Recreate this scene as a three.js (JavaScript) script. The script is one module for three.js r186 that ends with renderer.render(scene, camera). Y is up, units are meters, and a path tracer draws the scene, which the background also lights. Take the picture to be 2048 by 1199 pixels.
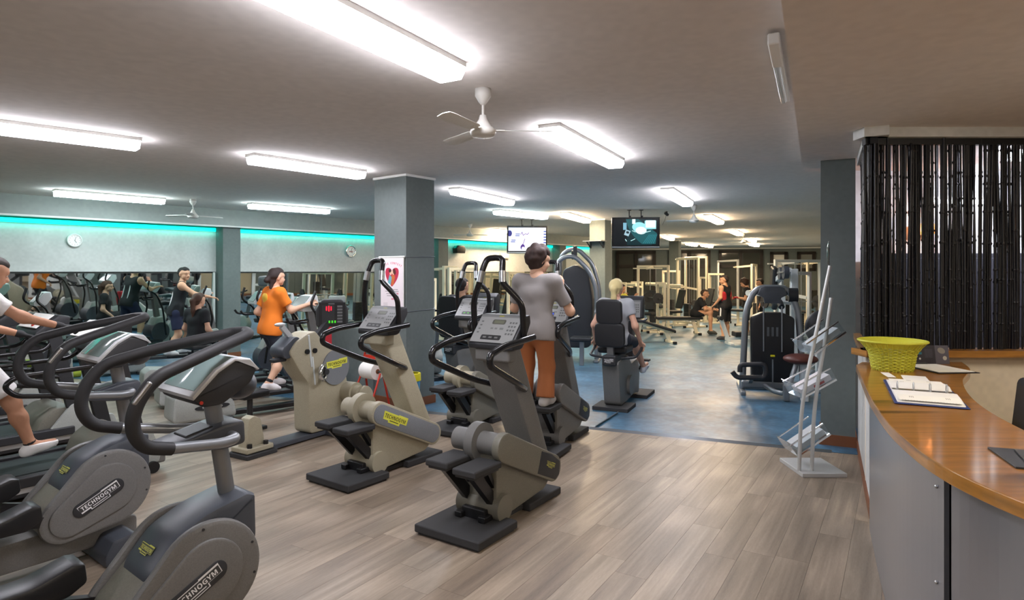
import * as THREE from 'three';
import { RoundedBoxGeometry } from 'three/addons/geometries/RoundedBoxGeometry.js';
import { mergeGeometries, toCreasedNormals } from 'three/addons/utils/BufferGeometryUtils.js';
import { RectAreaLightUniformsLib } from 'three/addons/lights/RectAreaLightUniformsLib.js';
RectAreaLightUniformsLib.init();

// ---------- camera, sky, exposure ----------
const scene = new THREE.Scene();
scene.background = new THREE.Color(0x06070a);               // night outside the windows
const EYE = 1.75, FOCAL = 1250, HORIZON = 543;              // metres, pixels, pixel row
const camera = new THREE.PerspectiveCamera(2 * Math.atan(1199 / 2 / FOCAL) * 180 / Math.PI, 2048 / 1199, 0.05, 120);
camera.position.set(0, EYE, 0);
camera.lookAt(0, EYE, -10);
camera.setViewOffset(2048, 1199, 0, 599.5 - HORIZON, 2048, 1199);
const renderer = new THREE.WebGLRenderer();
renderer.toneMapping = THREE.LinearToneMapping;
renderer.toneMappingExposure = 1.0;
renderer.shadowMap.enabled = true;
const TUBE_LIGHT = 26;                                       // radiance of the ceiling fittings

// ---------- helpers ----------
let seed = 7;
const rnd = (a = 0, b = 1) => { seed = (seed * 1664525 + 1013904223) >>> 0; return a + (b - a) * seed / 4294967296; };
const v3 = (x, y, z) => new THREE.Vector3(x, y, z);
const plan = (px, py, h = 0) => { const D = FOCAL * (EYE - h) / (py - HORIZON); return [(px - 1024) / FOCAL * D, D]; };   // [x, depth] of a point at height h
const side = (px, D) => (px - 1024) / FOCAL * D;
const high = (py, D) => EYE - (py - HORIZON) / FOCAL * D;
const rad = (d) => d * Math.PI / 180;
const taken = {};
const numbered = (n) => { const k = taken[n] = (taken[n] ?? -1) + 1; return k ? `${n}_${String(k).padStart(3, '0')}` : n; };
function tf(g, x = 0, y = 0, z = 0, rx = 0, ry = 0, rz = 0) {
  return g.applyMatrix4(new THREE.Matrix4().compose(v3(x, y, z), new THREE.Quaternion().setFromEuler(new THREE.Euler(rx, ry, rz)), v3(1, 1, 1)));
}
const box = (w, h, d, ...t) => tf(new THREE.BoxGeometry(w, h, d), ...t);
const rbox = (w, h, d, r, ...t) => tf(new RoundedBoxGeometry(w, h, d, 2, Math.min(r, w / 2.02, h / 2.02, d / 2.02)), ...t);
const cyl = (r1, r2, h, x, y, z, rx, ry, rz, n = 22) => tf(new THREE.CylinderGeometry(r1, r2, h, n), x, y, z, rx, ry, rz);
const cylz = (r, h, x, y, z, n = 26) => cyl(r, r, h, x, y, z, Math.PI / 2, 0, 0, n);
const ball = (r, x, y, z, sx = 1, sy = 1, sz = 1) => { const g = new THREE.SphereGeometry(r, 18, 12); g.scale(sx, sy, sz); return tf(g, x, y, z); };
function bar(p, q, w, d = w, r = 0.004) {                    // a straight box section from p to q
  const a = v3(...p), b = v3(...q), L = a.distanceTo(b);
  const g = new THREE.BoxGeometry(w, L, d);
  const m = new THREE.Matrix4().makeRotationFromQuaternion(new THREE.Quaternion().setFromUnitVectors(v3(0, 1, 0), b.clone().sub(a).normalize()));
  return g.applyMatrix4(m).translate((a.x + b.x) / 2, (a.y + b.y) / 2, (a.z + b.z) / 2);
}
const rod = (p, q, r, n = 10) => pipe([p, q], r, 0, n);
function rounded(points, fillet) {
  const P = points.map((p) => v3(...p)), out = [P[0]];
  for (let i = 1; i < P.length - 1; i++) {
    const a = P[i - 1], b = P[i], c = P[i + 1];
    const f = Math.min(fillet, a.distanceTo(b) * 0.49, b.distanceTo(c) * 0.49);
    if (f < 1e-4) { out.push(b); continue; }
    const s = b.clone().lerp(a, f / a.distanceTo(b)), e = b.clone().lerp(c, f / b.distanceTo(c));
    for (let k = 0; k <= 6; k++) { const t = k / 6; out.push(s.clone().multiplyScalar((1 - t) ** 2).addScaledVector(b, 2 * t * (1 - t)).addScaledVector(e, t * t)); }
  }
  out.push(P[P.length - 1]);
  return out;
}
function pipe(points, r, fillet = 0.06, n = 10) {            // a round tube along rounded corners, closed at both ends
  const P = rounded(points, fillet), pos = [], nor = [], uv = [], idx = [];
  let t0 = P[1].clone().sub(P[0]).normalize(), N = Math.abs(t0.y) < 0.9 ? v3(0, 1, 0) : v3(1, 0, 0);
  N.addScaledVector(t0, -N.dot(t0)).normalize();
  const R = typeof r === 'function' ? r : () => r;
  let run = 0;
  for (let i = 0; i < P.length; i++) {
    const t = (i === 0 ? P[1].clone().sub(P[0]) : i === P.length - 1 ? P[i].clone().sub(P[i - 1]) : P[i + 1].clone().sub(P[i - 1])).normalize();
    N.addScaledVector(t, -N.dot(t)).normalize();
    const B = t.clone().cross(N);
    if (i) run += P[i].distanceTo(P[i - 1]);
    for (let k = 0; k <= n; k++) {
      const a = k / n * 2 * Math.PI, d = N.clone().multiplyScalar(Math.cos(a)).addScaledVector(B, Math.sin(a)), q = P[i].clone().addScaledVector(d, R(i / (P.length - 1)));
      pos.push(q.x, q.y, q.z); nor.push(d.x, d.y, d.z); uv.push(run, k / n * 0.1);
    }
    if (i) for (let k = 0; k < n; k++) { const a = (i - 1) * (n + 1) + k, b = a + n + 1; idx.push(a, a + 1, b, b, a + 1, b + 1); }
  }
  for (const [i, s] of [[0, -1], [P.length - 1, 1]]) {
    const t = (i === 0 ? P[1].clone().sub(P[0]) : P[i].clone().sub(P[i - 1])).normalize().multiplyScalar(s), c = pos.length / 3;
    pos.push(P[i].x, P[i].y, P[i].z); nor.push(t.x, t.y, t.z); uv.push(0, 0);
    for (let k = 0; k <= n; k++) { const o = (i * (n + 1) + k) * 3; pos.push(pos[o], pos[o + 1], pos[o + 2]); nor.push(t.x, t.y, t.z); uv.push(0, 0); }
    for (let k = 0; k < n; k++) s > 0 ? idx.push(c, c + 1 + k, c + 2 + k) : idx.push(c, c + 2 + k, c + 1 + k);
  }
  const g = new THREE.BufferGeometry();
  g.setAttribute('position', new THREE.Float32BufferAttribute(pos, 3)); g.setAttribute('normal', new THREE.Float32BufferAttribute(nor, 3)); g.setAttribute('uv', new THREE.Float32BufferAttribute(uv, 2)); g.setIndex(idx);
  return g;
}
function outline(points, depth, z = 0, bevel = 0.006, curve = 10) {   // a closed outline in x-y with thickness along z, centred on z
  const s = points.isShape ? points : new THREE.Shape(points.map(([x, y]) => new THREE.Vector2(x, y)));
  const b = Math.min(bevel, depth / 2.1);
  return toCreasedNormals(new THREE.ExtrudeGeometry(s, { depth: depth - 2 * b, bevelEnabled: b > 0, bevelThickness: b, bevelSize: b, bevelOffset: -b, bevelSegments: 2, curveSegments: curve }).translate(0, 0, z - depth / 2 + b), 0.7);
}
const soft = (pts, fillet = 0.05) => { const n = pts.length, out = []; for (let i = 0; i < n; i++) { const p = [pts[(i + n - 1) % n], pts[i], pts[(i + 1) % n]].map(([x, y]) => [x, y, 0]); const a = v3(...p[0]).lerp(v3(...p[1]), 0.5), c = v3(...p[2]).lerp(v3(...p[1]), 0.5); const r = rounded([a.toArray(), p[1], c.toArray()], fillet); for (const q of r.slice(1, -1)) out.push([q.x, q.y]); } return out; };   // an outline with rounded corners
function pillPoints(x1, y1, r1, x2, y2, r2, n = 26) {        // the hull of two circles
  const th = Math.atan2(y2 - y1, x2 - x1), d = Math.hypot(x2 - x1, y2 - y1), b = Math.acos(Math.max(-1, Math.min(1, (r1 - r2) / d))), o = [];
  for (let k = 0; k <= n; k++) { const a = th - b + k / n * 2 * b; o.push([x2 + r2 * Math.cos(a), y2 + r2 * Math.sin(a)]); }
  for (let k = 0; k <= n; k++) { const a = th + b + k / n * 2 * (Math.PI - b); o.push([x1 + r1 * Math.cos(a), y1 + r1 * Math.sin(a)]); }
  return o;
}
const pill = (x1, y1, r1, x2, y2, r2, depth, z = 0, bevel = 0.012) => outline(pillPoints(x1, y1, r1, x2, y2, r2), depth, z, bevel);
const lathe = (pts, n = 28, ...t) => tf(new THREE.LatheGeometry(pts.map(([x, y]) => new THREE.Vector2(x, y)), n), ...t);
function join(geos) {
  const list = (Array.isArray(geos) ? geos : [geos]).map((g) => {
    const q = g.index ? g.toNonIndexed() : g;
    for (const k of Object.keys(q.attributes)) if (!['position', 'normal', 'uv'].includes(k)) q.deleteAttribute(k);
    if (!q.attributes.uv) q.setAttribute('uv', new THREE.Float32BufferAttribute(new Float32Array(q.attributes.position.count * 2), 2));
    return q;
  });
  return list.length > 1 ? mergeGeometries(list) : list[0];
}
function part(name, geos, material, parent) { const m = new THREE.Mesh(geos.isBufferGeometry && geos.userData.shared ? geos : join(geos), material); m.name = name; parent.add(m); return m; }
function thing(name, label, category, [x, D] = [0, 0], a = 90, y = 0, group) {   // forward is local +x and points a degrees right of the view's axis
  const o = new THREE.Group(); o.name = numbered(name); o.position.set(x, y, -D); o.rotation.y = rad(90 - a);
  o.userData = { label, category }; if (group) o.userData.group = group;
  scene.add(o); return o;
}
function struct(name, geos, material) { const m = part(numbered(name), geos, material, scene); m.userData.kind = 'structure'; return m; }
function structGroup(name, [x, D] = [0, 0], a = 90, y = 0) { const o = new THREE.Group(); o.name = numbered(name); o.position.set(x, y, -D); o.rotation.y = rad(90 - a); o.userData.kind = 'structure'; scene.add(o); return o; }
function twin(root, [x, D], a, label, y = 0) { const r = root.clone(); r.name = numbered(root.name.replace(/_\d{3}$/, '')); r.userData = { ...root.userData, label }; r.position.set(x, y, -D); r.rotation.y = rad(90 - a); scene.add(r); return r; }
// a flat print: w x h, facing local +z before it is turned
const print = (w, h, ...t) => tf(new THREE.PlaneGeometry(w, h), ...t);

// ---------- textures and materials ----------
function canvasTexture(w, h, draw) { const c = document.createElement('canvas'); c.width = w; c.height = h; const g = c.getContext('2d'); draw(g, w, h); const t = new THREE.CanvasTexture(c); t.colorSpace = THREE.SRGBColorSpace; t.wrapS = t.wrapT = THREE.ClampToEdgeWrapping; return t; }
function hash2(i, j, s) { let n = Math.imul(i, 374761393) ^ Math.imul(j, 668265263) ^ Math.imul(s, 2246822519); n = Math.imul(n ^ (n >>> 13), 1274126177); return ((n ^ (n >>> 16)) >>> 0) / 4294967296; }
function tileNoise(x, y, px, py, s) {                        // value noise that repeats after px, py cells
  const i = Math.floor(x), j = Math.floor(y), fx = x - i, fy = y - j, u = fx * fx * (3 - 2 * fx), v = fy * fy * (3 - 2 * fy), m = (a, p) => ((a % p) + p) % p;
  const h = (a, b) => hash2(m(a, px), m(b, py), s);
  return (h(i, j) * (1 - u) + h(i + 1, j) * u) * (1 - v) + (h(i, j + 1) * (1 - u) + h(i + 1, j + 1) * u) * v;
}
function dataTexture(n, f, srgb = true) {                    // f(u, v) gives [r, g, b] in 0..255
  const a = new Uint8Array(n * n * 4);
  for (let j = 0; j < n; j++) for (let i = 0; i < n; i++) { const c = f(i / n, j / n), o = (j * n + i) * 4; a[o] = c[0]; a[o + 1] = c[1]; a[o + 2] = c[2]; a[o + 3] = 255; }
  const t = new THREE.DataTexture(a, n, n); t.wrapS = t.wrapT = THREE.RepeatWrapping; t.magFilter = THREE.LinearFilter; t.minFilter = THREE.LinearFilter; if (srgb) t.colorSpace = THREE.SRGBColorSpace; t.needsUpdate = true; return t;
}
const clamp = (x) => Math.max(0, Math.min(255, x));
const woodMap = dataTexture(512, (u, v) => {                 // washed oak, grain along u
  const a = tileNoise(u * 6, v * 90, 6, 90, 1), b = tileNoise(u * 3, v * 22, 3, 22, 2), c = tileNoise(u * 5, v * 5, 5, 5, 3), d = tileNoise(u * 60, v * 220, 60, 220, 4);
  const k = 200 + (a - 0.5) * 18 + (b - 0.5) * 44 + (c - 0.5) * 40 + (d - 0.5) * 12 - (b > 0.74 ? (b - 0.74) * 130 : 0);
  return [clamp(k), clamp(k * 0.955 - 2), clamp(k * 0.905 - 4)];
});
const counterMap = dataTexture(512, (u, v) => {              // varnished brown wood, streaks along u
  const a = tileNoise(u * 2, v * 60, 2, 60, 11), b = tileNoise(u * 2, v * 14, 2, 14, 12), d = tileNoise(u * 30, v * 160, 30, 160, 14);
  const k = 1 + (a - 0.5) * 0.22 + (d - 0.5) * 0.1 - (b > 0.66 ? (b - 0.66) * 1.5 : 0);
  return [clamp(166 * k), clamp(114 * k), clamp(48 * k)];
});
const plasterMap = dataTexture(256, (u, v) => { const k = 240 + (tileNoise(u * 60, v * 60, 60, 60, 21) - 0.5) * 12 + (tileNoise(u * 8, v * 8, 8, 8, 22) - 0.5) * 14; return [k, k, k]; });
plasterMap.repeat.set(0.5, 0.5);
const ceilingMap = dataTexture(256, (u, v) => { const k = 246 + (tileNoise(u * 90, v * 90, 90, 90, 23) - 0.5) * 10 + (tileNoise(u * 5, v * 5, 5, 5, 24) - 0.5) * 5; return [k, k, k]; }); ceilingMap.repeat.set(0.25, 0.25);
const speckMap = dataTexture(256, (u, v) => { const k = 226 + (tileNoise(u * 110, v * 110, 110, 110, 31) - 0.5) * 26; return [k, k, k]; });
speckMap.repeat.set(3, 3);
const vinylMap = dataTexture(512, (u, v) => { const a = tileNoise(u * 120, v * 120, 120, 120, 41), b = tileNoise(u * 9, v * 9, 9, 9, 42), c = tileNoise(u * 34, v * 34, 34, 34, 43); const k = 0.9 + (a - 0.5) * 0.22 + (b - 0.5) * 0.24 + (c - 0.5) * 0.16; return [clamp(70 * k), clamp(112 * k), clamp(140 * k)]; });
const vinylRough = dataTexture(256, (u, v) => { const k = 112 + (tileNoise(u * 7, v * 7, 7, 7, 51) - 0.5) * 46 + (tileNoise(u * 40, v * 40, 40, 40, 52) - 0.5) * 26; return [k, k, k]; }, false);
const mat = (color, roughness = 0.6, metalness = 0, extra = {}) => new THREE.MeshStandardMaterial({ color, roughness, metalness, ...extra });
const K = {
  ceiling: mat(0xe4ddd7, 0.9, 0, { map: ceilingMap }), white: mat(0xd2d2cf, 0.7, 0, { map: plasterMap }), grey: mat(0x6f7876, 0.75, 0, { map: plasterMap }), cream: mat(0xf0e4cc, 0.75, 0, { map: plasterMap }),
  bulkhead: mat(0xa3a9a5, 0.85, 0, { map: ceilingMap }), mirror: mat(0xd6dcd8, 0.02, 1), skirting: mat(0x7b4a2c, 0.5), trimWhite: mat(0xe6e6e2, 0.6),
  beige: mat(0xbdb59c, 0.5, 0, { map: speckMap }), taupe: mat(0x7d7c79, 0.5, 0, { map: speckMap }), olive: mat(0x827f72, 0.48, 0, { map: speckMap }), slate: mat(0x8b8f95, 0.6, 0, { map: speckMap }), light: mat(0xb4b8b2, 0.45, 0, { map: speckMap }),
  dark: mat(0x2b2c2f, 0.5), black: mat(0x18181a, 0.38), rubber: mat(0x39393a, 0.8, 0, { map: speckMap }), hood: mat(0x43474e, 0.42), grip: mat(0x232325, 0.62), gloss: mat(0x161618, 0.22),
  steel: mat(0xb9bbbd, 0.28, 1), tube: mat(0x8f9295, 0.38, 0.7), chrome: mat(0xdadcde, 0.12, 1), ivory: mat(0xe6dcc2, 0.45), pale: mat(0xc9cfcf, 0.45), padBrown: mat(0x5b2c22, 0.45), padBlack: mat(0x1f2023, 0.5), padTeal: mat(0x2c4748, 0.45),
  red: mat(0xc2321f, 0.45), redPad: mat(0xb3222c, 0.5), plate: mat(0x3d3d3f, 0.55, 0.3), brown: mat(0x231b16, 0.55), yellow: mat(0xe8dc22, 0.5), paper: mat(0xeceae4, 0.85), silverPlastic: mat(0xc6c8ca, 0.35, 0.3),
  rackSilver: mat(0xc4c5c3, 0.45, 0.35), clear: new THREE.MeshPhysicalMaterial({ color: 0xf4f8fa, roughness: 0.04, transmission: 1, thickness: 0, ior: 1.49 }),
  glass: new THREE.MeshPhysicalMaterial({ color: 0xe8eeec, roughness: 0.02, transmission: 1, thickness: 0, ior: 1.5 }),
  counter: new THREE.MeshPhysicalMaterial({ map: counterMap, roughness: 0.28, clearcoat: 0.6, clearcoatRoughness: 0.12 }),
  laminate: mat(0x9fa1a6, 0.3, 0.75), fan: mat(0xe4e2dc, 0.45), skin: null,
};
const glow = (c, i, base = 0x222222) => new THREE.MeshStandardMaterial({ color: base, roughness: 0.4, emissive: c, emissiveIntensity: i });
const show = (t, i) => new THREE.MeshStandardMaterial({ color: 0x050505, roughness: 0.25, emissive: 0xffffff, emissiveMap: t, emissiveIntensity: i });
const printed = (t, r = 0.5, extra = {}) => new THREE.MeshStandardMaterial({ map: t, roughness: r, ...extra });
// ---------- the room ----------
// Left wall: through LW with direction LU (x, depth); its local +x runs along the wall, +z into the room.
const LW = [-8.38, 10.23], LA = 40.9, LU = [Math.sin(rad(LA)), Math.cos(rad(LA))];
const onLeft = (t, out = 0) => [LW[0] + LU[0] * t + LU[1] * out, LW[1] + LU[1] * t - LU[0] * out];
const uvScaled = (g, s = 1) => { const p = g.attributes.position, n = g.attributes.normal, u = g.attributes.uv; for (let i = 0; i < p.count; i++) { const ax = Math.abs(n.getX(i)), ay = Math.abs(n.getY(i)), az = Math.abs(n.getZ(i)); u.setXY(i, (ax > ay && ax > az ? p.getZ(i) : p.getX(i)) * s, (ay > ax && ay > az ? p.getZ(i) : p.getY(i)) * s); } return g; };
const slab = (...a) => uvScaled(box(...a));
struct('ceiling', slab(44, 0.2, 46, -1, 3.1, -15), K.ceiling);
// lowered ceiling over the reception, its edge running along the room
{
  const s = new THREE.Shape([[1.12 - 0.437 * 8, 2.6 - 0.9 * 8], [1.12 + 0.437 * 4.9, 2.6 + 0.9 * 4.9], [9, 7.0], [9, -5]].map(([x, D]) => new THREE.Vector2(x, D)));
  struct('ceiling', uvScaled(new THREE.ExtrudeGeometry(s, { depth: 0.13, bevelEnabled: false }).rotateX(-Math.PI / 2).translate(0, 2.875, 0)), K.ceiling);
}
{ // wall with mirrors
  const g = structGroup('wall_left', LW, LA);
  part('wall_body', slab(35.5, 3, 0.2, 0.6, 1.5, -0.17), K.grey, g);
  part('upper_panel', slab(35.5, 0.9, 0.05, 0.6, 2.2, -0.03), K.white, g);
  part('bulkhead', slab(35.5, 0.34, 0.5, 0.6, 2.835, 0.18), K.bulkhead, g);
  part('bulkhead_trim', slab(35.5, 0.03, 0.04, 0.6, 2.665, 0.42), K.trimWhite, g);
  const m = thing('wall_mirror', 'long row of large mirror panels below the white wall band', 'mirror', LW, LA);
  for (let k = 0; k < 19; k++) { const x = -14.9 + 1.75 * k; if (x > 17.5) break; part('mirror_panel', box(1.745, 1.72, 0.012, x, 0.86, 0.03, rad(2), 0, 0), K.mirror, m); }
  const led = thing('led_strip', 'glowing cyan light strip along the top of the mirror wall', 'led strip', LW, LA);
  for (const [t0, t1] of [[-15, -9], [-9, -3], [-3, 3.48], [3.86, 9.35], [9.73, 14.91], [15.29, 17.9]]) {
    const L = t1 - t0 - 0.01, x = (t0 + t1) / 2;
    part('light_channel', box(L, 0.075, 0.03, x, 2.608, 0.014), glow(0x00f0d0, 2.2), led);
    const l = new THREE.RectAreaLight(0x10ffe0, 6, L, 0.05); l.position.set(x, 2.562, 0.05); l.rotation.x = -Math.PI / 2; led.add(l);
  }
  for (const [t, w] of [[3.67, 0.36], [9.54, 0.36], [15.1, 0.36]]) { const c = structGroup('column', onLeft(t, 0), LA); part('shaft', slab(w, 2.66, 0.32, 0, 1.33, 0.16), K.grey, c); part('skirting', box(w + 0.02, 0.1, 0.34, 0, 0.05, 0.16), K.skirting, c); }
  part('edge_strip', box(0.03, 1.74, 0.04, 3.42, 0.87, 0.07), K.trimWhite, g);
}
{ // far wall: from FA to the right, local +x to the right, +z to the camera
  const FA = [5.1, 33.8], ang = 90 + Math.atan2(2.8, 10.7) * 180 / Math.PI, g = structGroup('wall_far', FA, ang);
  const at = (px) => { const k = (px - 1024) / FOCAL, c = Math.sin(rad(ang)), s = Math.cos(rad(ang)); return (k * FA[1] - FA[0]) / (c - k * s); };   // distance along the wall of a pixel column
  part('wall_body', slab(26, 3, 0.2, 8, 1.5, -0.1), K.grey, g);
  part('cornice', box(26, 0.06, 0.05, 8, 2.95, 0.02), K.trimWhite, g);
  for (const [p1, p2] of [[1233, 1312], [1337, 1421], [1437, 1526]]) {
    const x1 = at(p1), x2 = at(p2), w = x2 - x1, x = (x1 + x2) / 2;
    const o = structGroup('window', FA, ang); o.name = 'window_' + (taken.window + 1);
    const b = 0.16;
    for (const [bw, bh, bx, by] of [[b, 2.85, x1 + b / 2, 1.43], [b, 2.85, x2 - b / 2, 1.43], [w, b, x, 2.78], [w, b, x, 0.08], [b, 2.85, x, 1.43], [w, b, x, 2.03]]) part('window_frame', box(bw, bh, 0.1, bx, by, 0.06), K.brown, o);
    for (const sx of [-1, 1]) for (const [y, h] of [[1.05, 1.85], [2.4, 0.62]]) part('pane', box(w / 2 - 0.24, h, 0.01, x + sx * w / 4, y, 0.035), mat(0x454641, 0.06), o);
  }
  for (const [p1, p2, lit] of [[1540, 1575, 1], [1594, 1631, 0]]) {
    const x1 = at(p1), x2 = at(p2), x = (x1 + x2) / 2, w = x2 - x1, o = structGroup('window', FA, ang); o.name = 'window_' + (taken.window + 1);
    for (const [bw, bh, bx, by] of [[w, 0.14, x, 2.68], [w, 0.14, x, 1.86], [0.16, 0.96, x1 + 0.08, 2.27], [0.16, 0.96, x2 - 0.08, 2.27]]) part('window_frame', box(bw, bh, 0.08, bx, by, 0.05), K.brown, o);
    part('pane', box(w - 0.3, 0.7, 0.02, x, 2.27, 0.02), lit ? mat(0xe8e4da, 0.5) : mat(0x7d7f7a, 0.3), o);
  }
  // wall that closes the corner behind the second column
  const c = structGroup('wall_corner', onLeft(18.3), 10); part('wall_body', slab(10.6, 3, 0.2, 5.2, 1.5, 0), K.grey, c);
}
{ // right wall, seen in the mirrors only
  const g = structGroup('wall_right', [5.0, 7.1], 26.6);
  part('wall_body', slab(13, 3, 0.2, 6.5, 1.5, 0.1), K.grey, g); part('wall_body', slab(18, 3, 0.2, 22, 1.5, 0.1), K.cream, g); part('skirting', box(31, 0.1, 0.02, 15.5, 0.05, -0.01), K.skirting, g);
  for (const x of [2.6, 10.2]) {
    const o = structGroup('window', [5.0, 7.1], 26.6); o.name = 'window_' + (taken.window + 1);
    for (const [bw, bh, bx, by] of [[0.12, 2.5, x - 1, 1.25], [0.12, 2.5, x + 1, 1.25], [0.1, 2.5, x, 1.25], [2.1, 0.12, x, 2.46], [2.1, 0.14, x, 1.85]]) part('window_frame', box(bw, bh, 0.08, bx, by, -0.04), K.brown, o);
    for (const sx of [-1, 1]) for (const [y, h] of [[0.95, 1.7], [2.16, 0.5]]) part('pane', box(0.9, h, 0.01, x + sx * 0.5, y, -0.02), mat(0xb9a98c, 0.12), o);
  }
}
struct('wall_back', slab(34, 3, 0.2, -6, 1.5, 4.6), K.cream);
struct('wall_reception', slab(5.5, 3, 0.16, 6.4, 1.5, -7.05, 0, 0, 0), K.white);
struct('wall_outer', slab(0.2, 3, 12.5, 9.0, 1.5, -1.2), K.cream);
{ const c = structGroup('wall_side', onLeft(-17), 130); part('wall_body', slab(4, 3, 0.2, 0, 1.5, 0), K.white, c); }

function column(name, corner, a, w, d, h, base = true, capWhite = true) {   // near corner at local 0; front-left face along -z (w), right face along +x (d)
  const c = structGroup(name, corner, a);
  part('shaft', slab(d, h, w, d / 2, h / 2, -w / 2), K.grey, c);
  if (base) part('skirting', box(d + 0.03, 0.11, w + 0.03, d / 2, 0.055, -w / 2), K.skirting, c);
  if (capWhite) part('cap', box(d + 0.03, 0.03, w + 0.03, d / 2, h - 0.015, -w / 2), K.trimWhite, c);
  return c;
}
const mainColumn = column('column', [-1.35, 7.97], 38, 0.62, 0.5, 3);
{ const g = structGroup('wall_low', [-1.66, 8.30], 38); part('wall_body', slab(0.26, 0.98, 0.9, 0.02, 0.49, -0.6), K.grey, g); part('skirting', box(0.29, 0.11, 0.9, 0.02, 0.055, -0.6), K.skirting, g); }
column('column', [side(1210, 14.7), 14.7], 38, 0.42, 0.34, 3, false);
column('column', [side(1357, 24.8), 24.8], 38, 0.4, 0.25, 3, false);
column('column', [side(1711, 6.2), 6.2], 26.6, 0.31, 0.55, 2.88, true, false);

// ---------- floors ----------
const EDGE = (x) => 7.32 - 0.407 * x;                        // where the boards end and the blue floor begins
{
  const under = structGroup('floor'); part('subfloor', uvScaled(box(40, 0.1, 40, -4, -0.062, -14)), mat(0xb2a797, 0.6, 0, { map: woodMap }), under);
  const A = rad(32), du = [Math.sin(A), Math.cos(A)], dv = [Math.cos(A), -Math.sin(A)], L = 1.24, W = 0.19, list = [];
  for (let j = -60; j < 60; j++) for (let i = -12; i < 16; i++) {
    const s = i * L + hash2(j, 3, 5) * L, t = j * W, x = s * du[0] + t * dv[0], D = s * du[1] + t * dv[1];
    if (D < 1.6 || D > EDGE(x) + 0.8 || x > 3.4) continue;
    const px = 1024 + FOCAL * x / D; if (px < -260 || px > 2050 || (px > 1790 && D < 3)) continue;
    list.push([x, D, i, j]);
  }
  list.sort((p, q) => (p[1] - q[1]));
  const shapes = Array.from({ length: 8 }, (_, k) => { const g = box(L - 0.0012, 0.012, W - 0.0014, 0, -0.006, 0); const p = g.attributes.position, u = g.attributes.uv; for (let i = 0; i < p.count; i++) u.setXY(i, (p.getX(i) + k * 1.37) * 0.62, (p.getZ(i) + k * 0.411) * 1.1); const q = join(g); q.userData.shared = true; return q; });
  const tones = [0xb6ada1, 0xb1a89c, 0xbab2a6, 0xada397, 0xb4ab9f].map((c) => new THREE.MeshPhysicalMaterial({ color: c, map: woodMap, roughness: 0.42 }));
  list.forEach(([x, D, i, j], n) => { if (n >= 290) return; const m = part('plank', shapes[Math.floor(hash2(i, j, 7) * 8)], tones[Math.floor(hash2(i, j, 9) * 5)], under); m.position.set(x, 0, -D); m.rotation.y = rad(90 - 32); });
  const rest = list.slice(290).map(([x, D, i, j]) => shapes[Math.floor(hash2(i, j, 7) * 8)].clone().rotateY(rad(58)).translate(x, 0, -D));
  if (rest.length) part('far_planks', rest, tones[1], under).userData.kind = 'stuff';
  const b = new THREE.Shape([[-9.5, EDGE(-9.5)], [4.2, EDGE(4.2)], [18, 33], [4, 38], [-22, 20]].map(([x, D]) => new THREE.Vector2(x, D)));
  const blue = new THREE.ExtrudeGeometry(b, { depth: 0.004, bevelEnabled: false }).rotateX(-Math.PI / 2);
  const fl = structGroup('floor'); part('vinyl_sheet', uvScaled(blue, 0.22), new THREE.MeshPhysicalMaterial({ map: vinylMap, roughness: 1, roughnessMap: vinylRough, specularIntensity: 1, clearcoat: 0.2, clearcoatRoughness: 0.32 }), fl);
  const e = structGroup('trim_1'); part('threshold_strip', [bar([-6, 0.006, -EDGE(-6)], [3.1, 0.006, -EDGE(3.1)], 0.008, 0.05)], K.steel, e);
  const e2 = structGroup('trim_6'); part('threshold_strip', [bar([0.93, 0.008, -7.0], [1.3, 0.008, -7.7], 0.008, 0.05)], K.steel, e2);
}

// ---------- lamps ----------
const lampGroup = 'fluorescent fittings on the ceiling';
function fitting(p, q, tint, label, h = 3.0, power = 1) {               // from p to q in plan
  const L = Math.hypot(q[0] - p[0], q[1] - p[1]), a = Math.atan2(q[0] - p[0], q[1] - p[1]) * 180 / Math.PI;
  const o = thing('ceiling_light', label, 'ceiling light', [(p[0] + q[0]) / 2, (p[1] + q[1]) / 2], a, h, lampGroup);
  part('mounting_tray', box(L, 0.03, 0.2, 0, -0.015, 0), K.trimWhite, o);
  const d = outline([[-0.095, 0], [-0.1, -0.03], [-0.075, -0.075], [0.075, -0.075], [0.1, -0.03], [0.095, 0]], L - 0.02, 0, 0.008).rotateY(Math.PI / 2).translate(0, -0.03, 0);
  part('diffuser', d, new THREE.MeshStandardMaterial({ color: 0xf4f4f4, roughness: 0.5, emissive: tint, emissiveIntensity: 28 * power }), o);
  const l = new THREE.RectAreaLight(tint, TUBE_LIGHT * power, L - 0.04, 0.19); l.position.set(0, -0.112, 0); l.rotation.set(-Math.PI / 2, 0, 0); o.add(l);
}
const NEAR = 0xf4f4ff, COOL = 0xe4fbff, WARM = 0xffe0b8;
const ceil = (px, py) => { const D = FOCAL * 1.25 / (HORIZON - py); return [(px - 1024) / FOCAL * D, D]; };
const reach = (p, q, L) => { const d = Math.hypot(q[0] - p[0], q[1] - p[1]); return [q[0] + (p[0] - q[0]) / d * L, q[1] + (p[1] - q[1]) / d * L]; };
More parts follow.
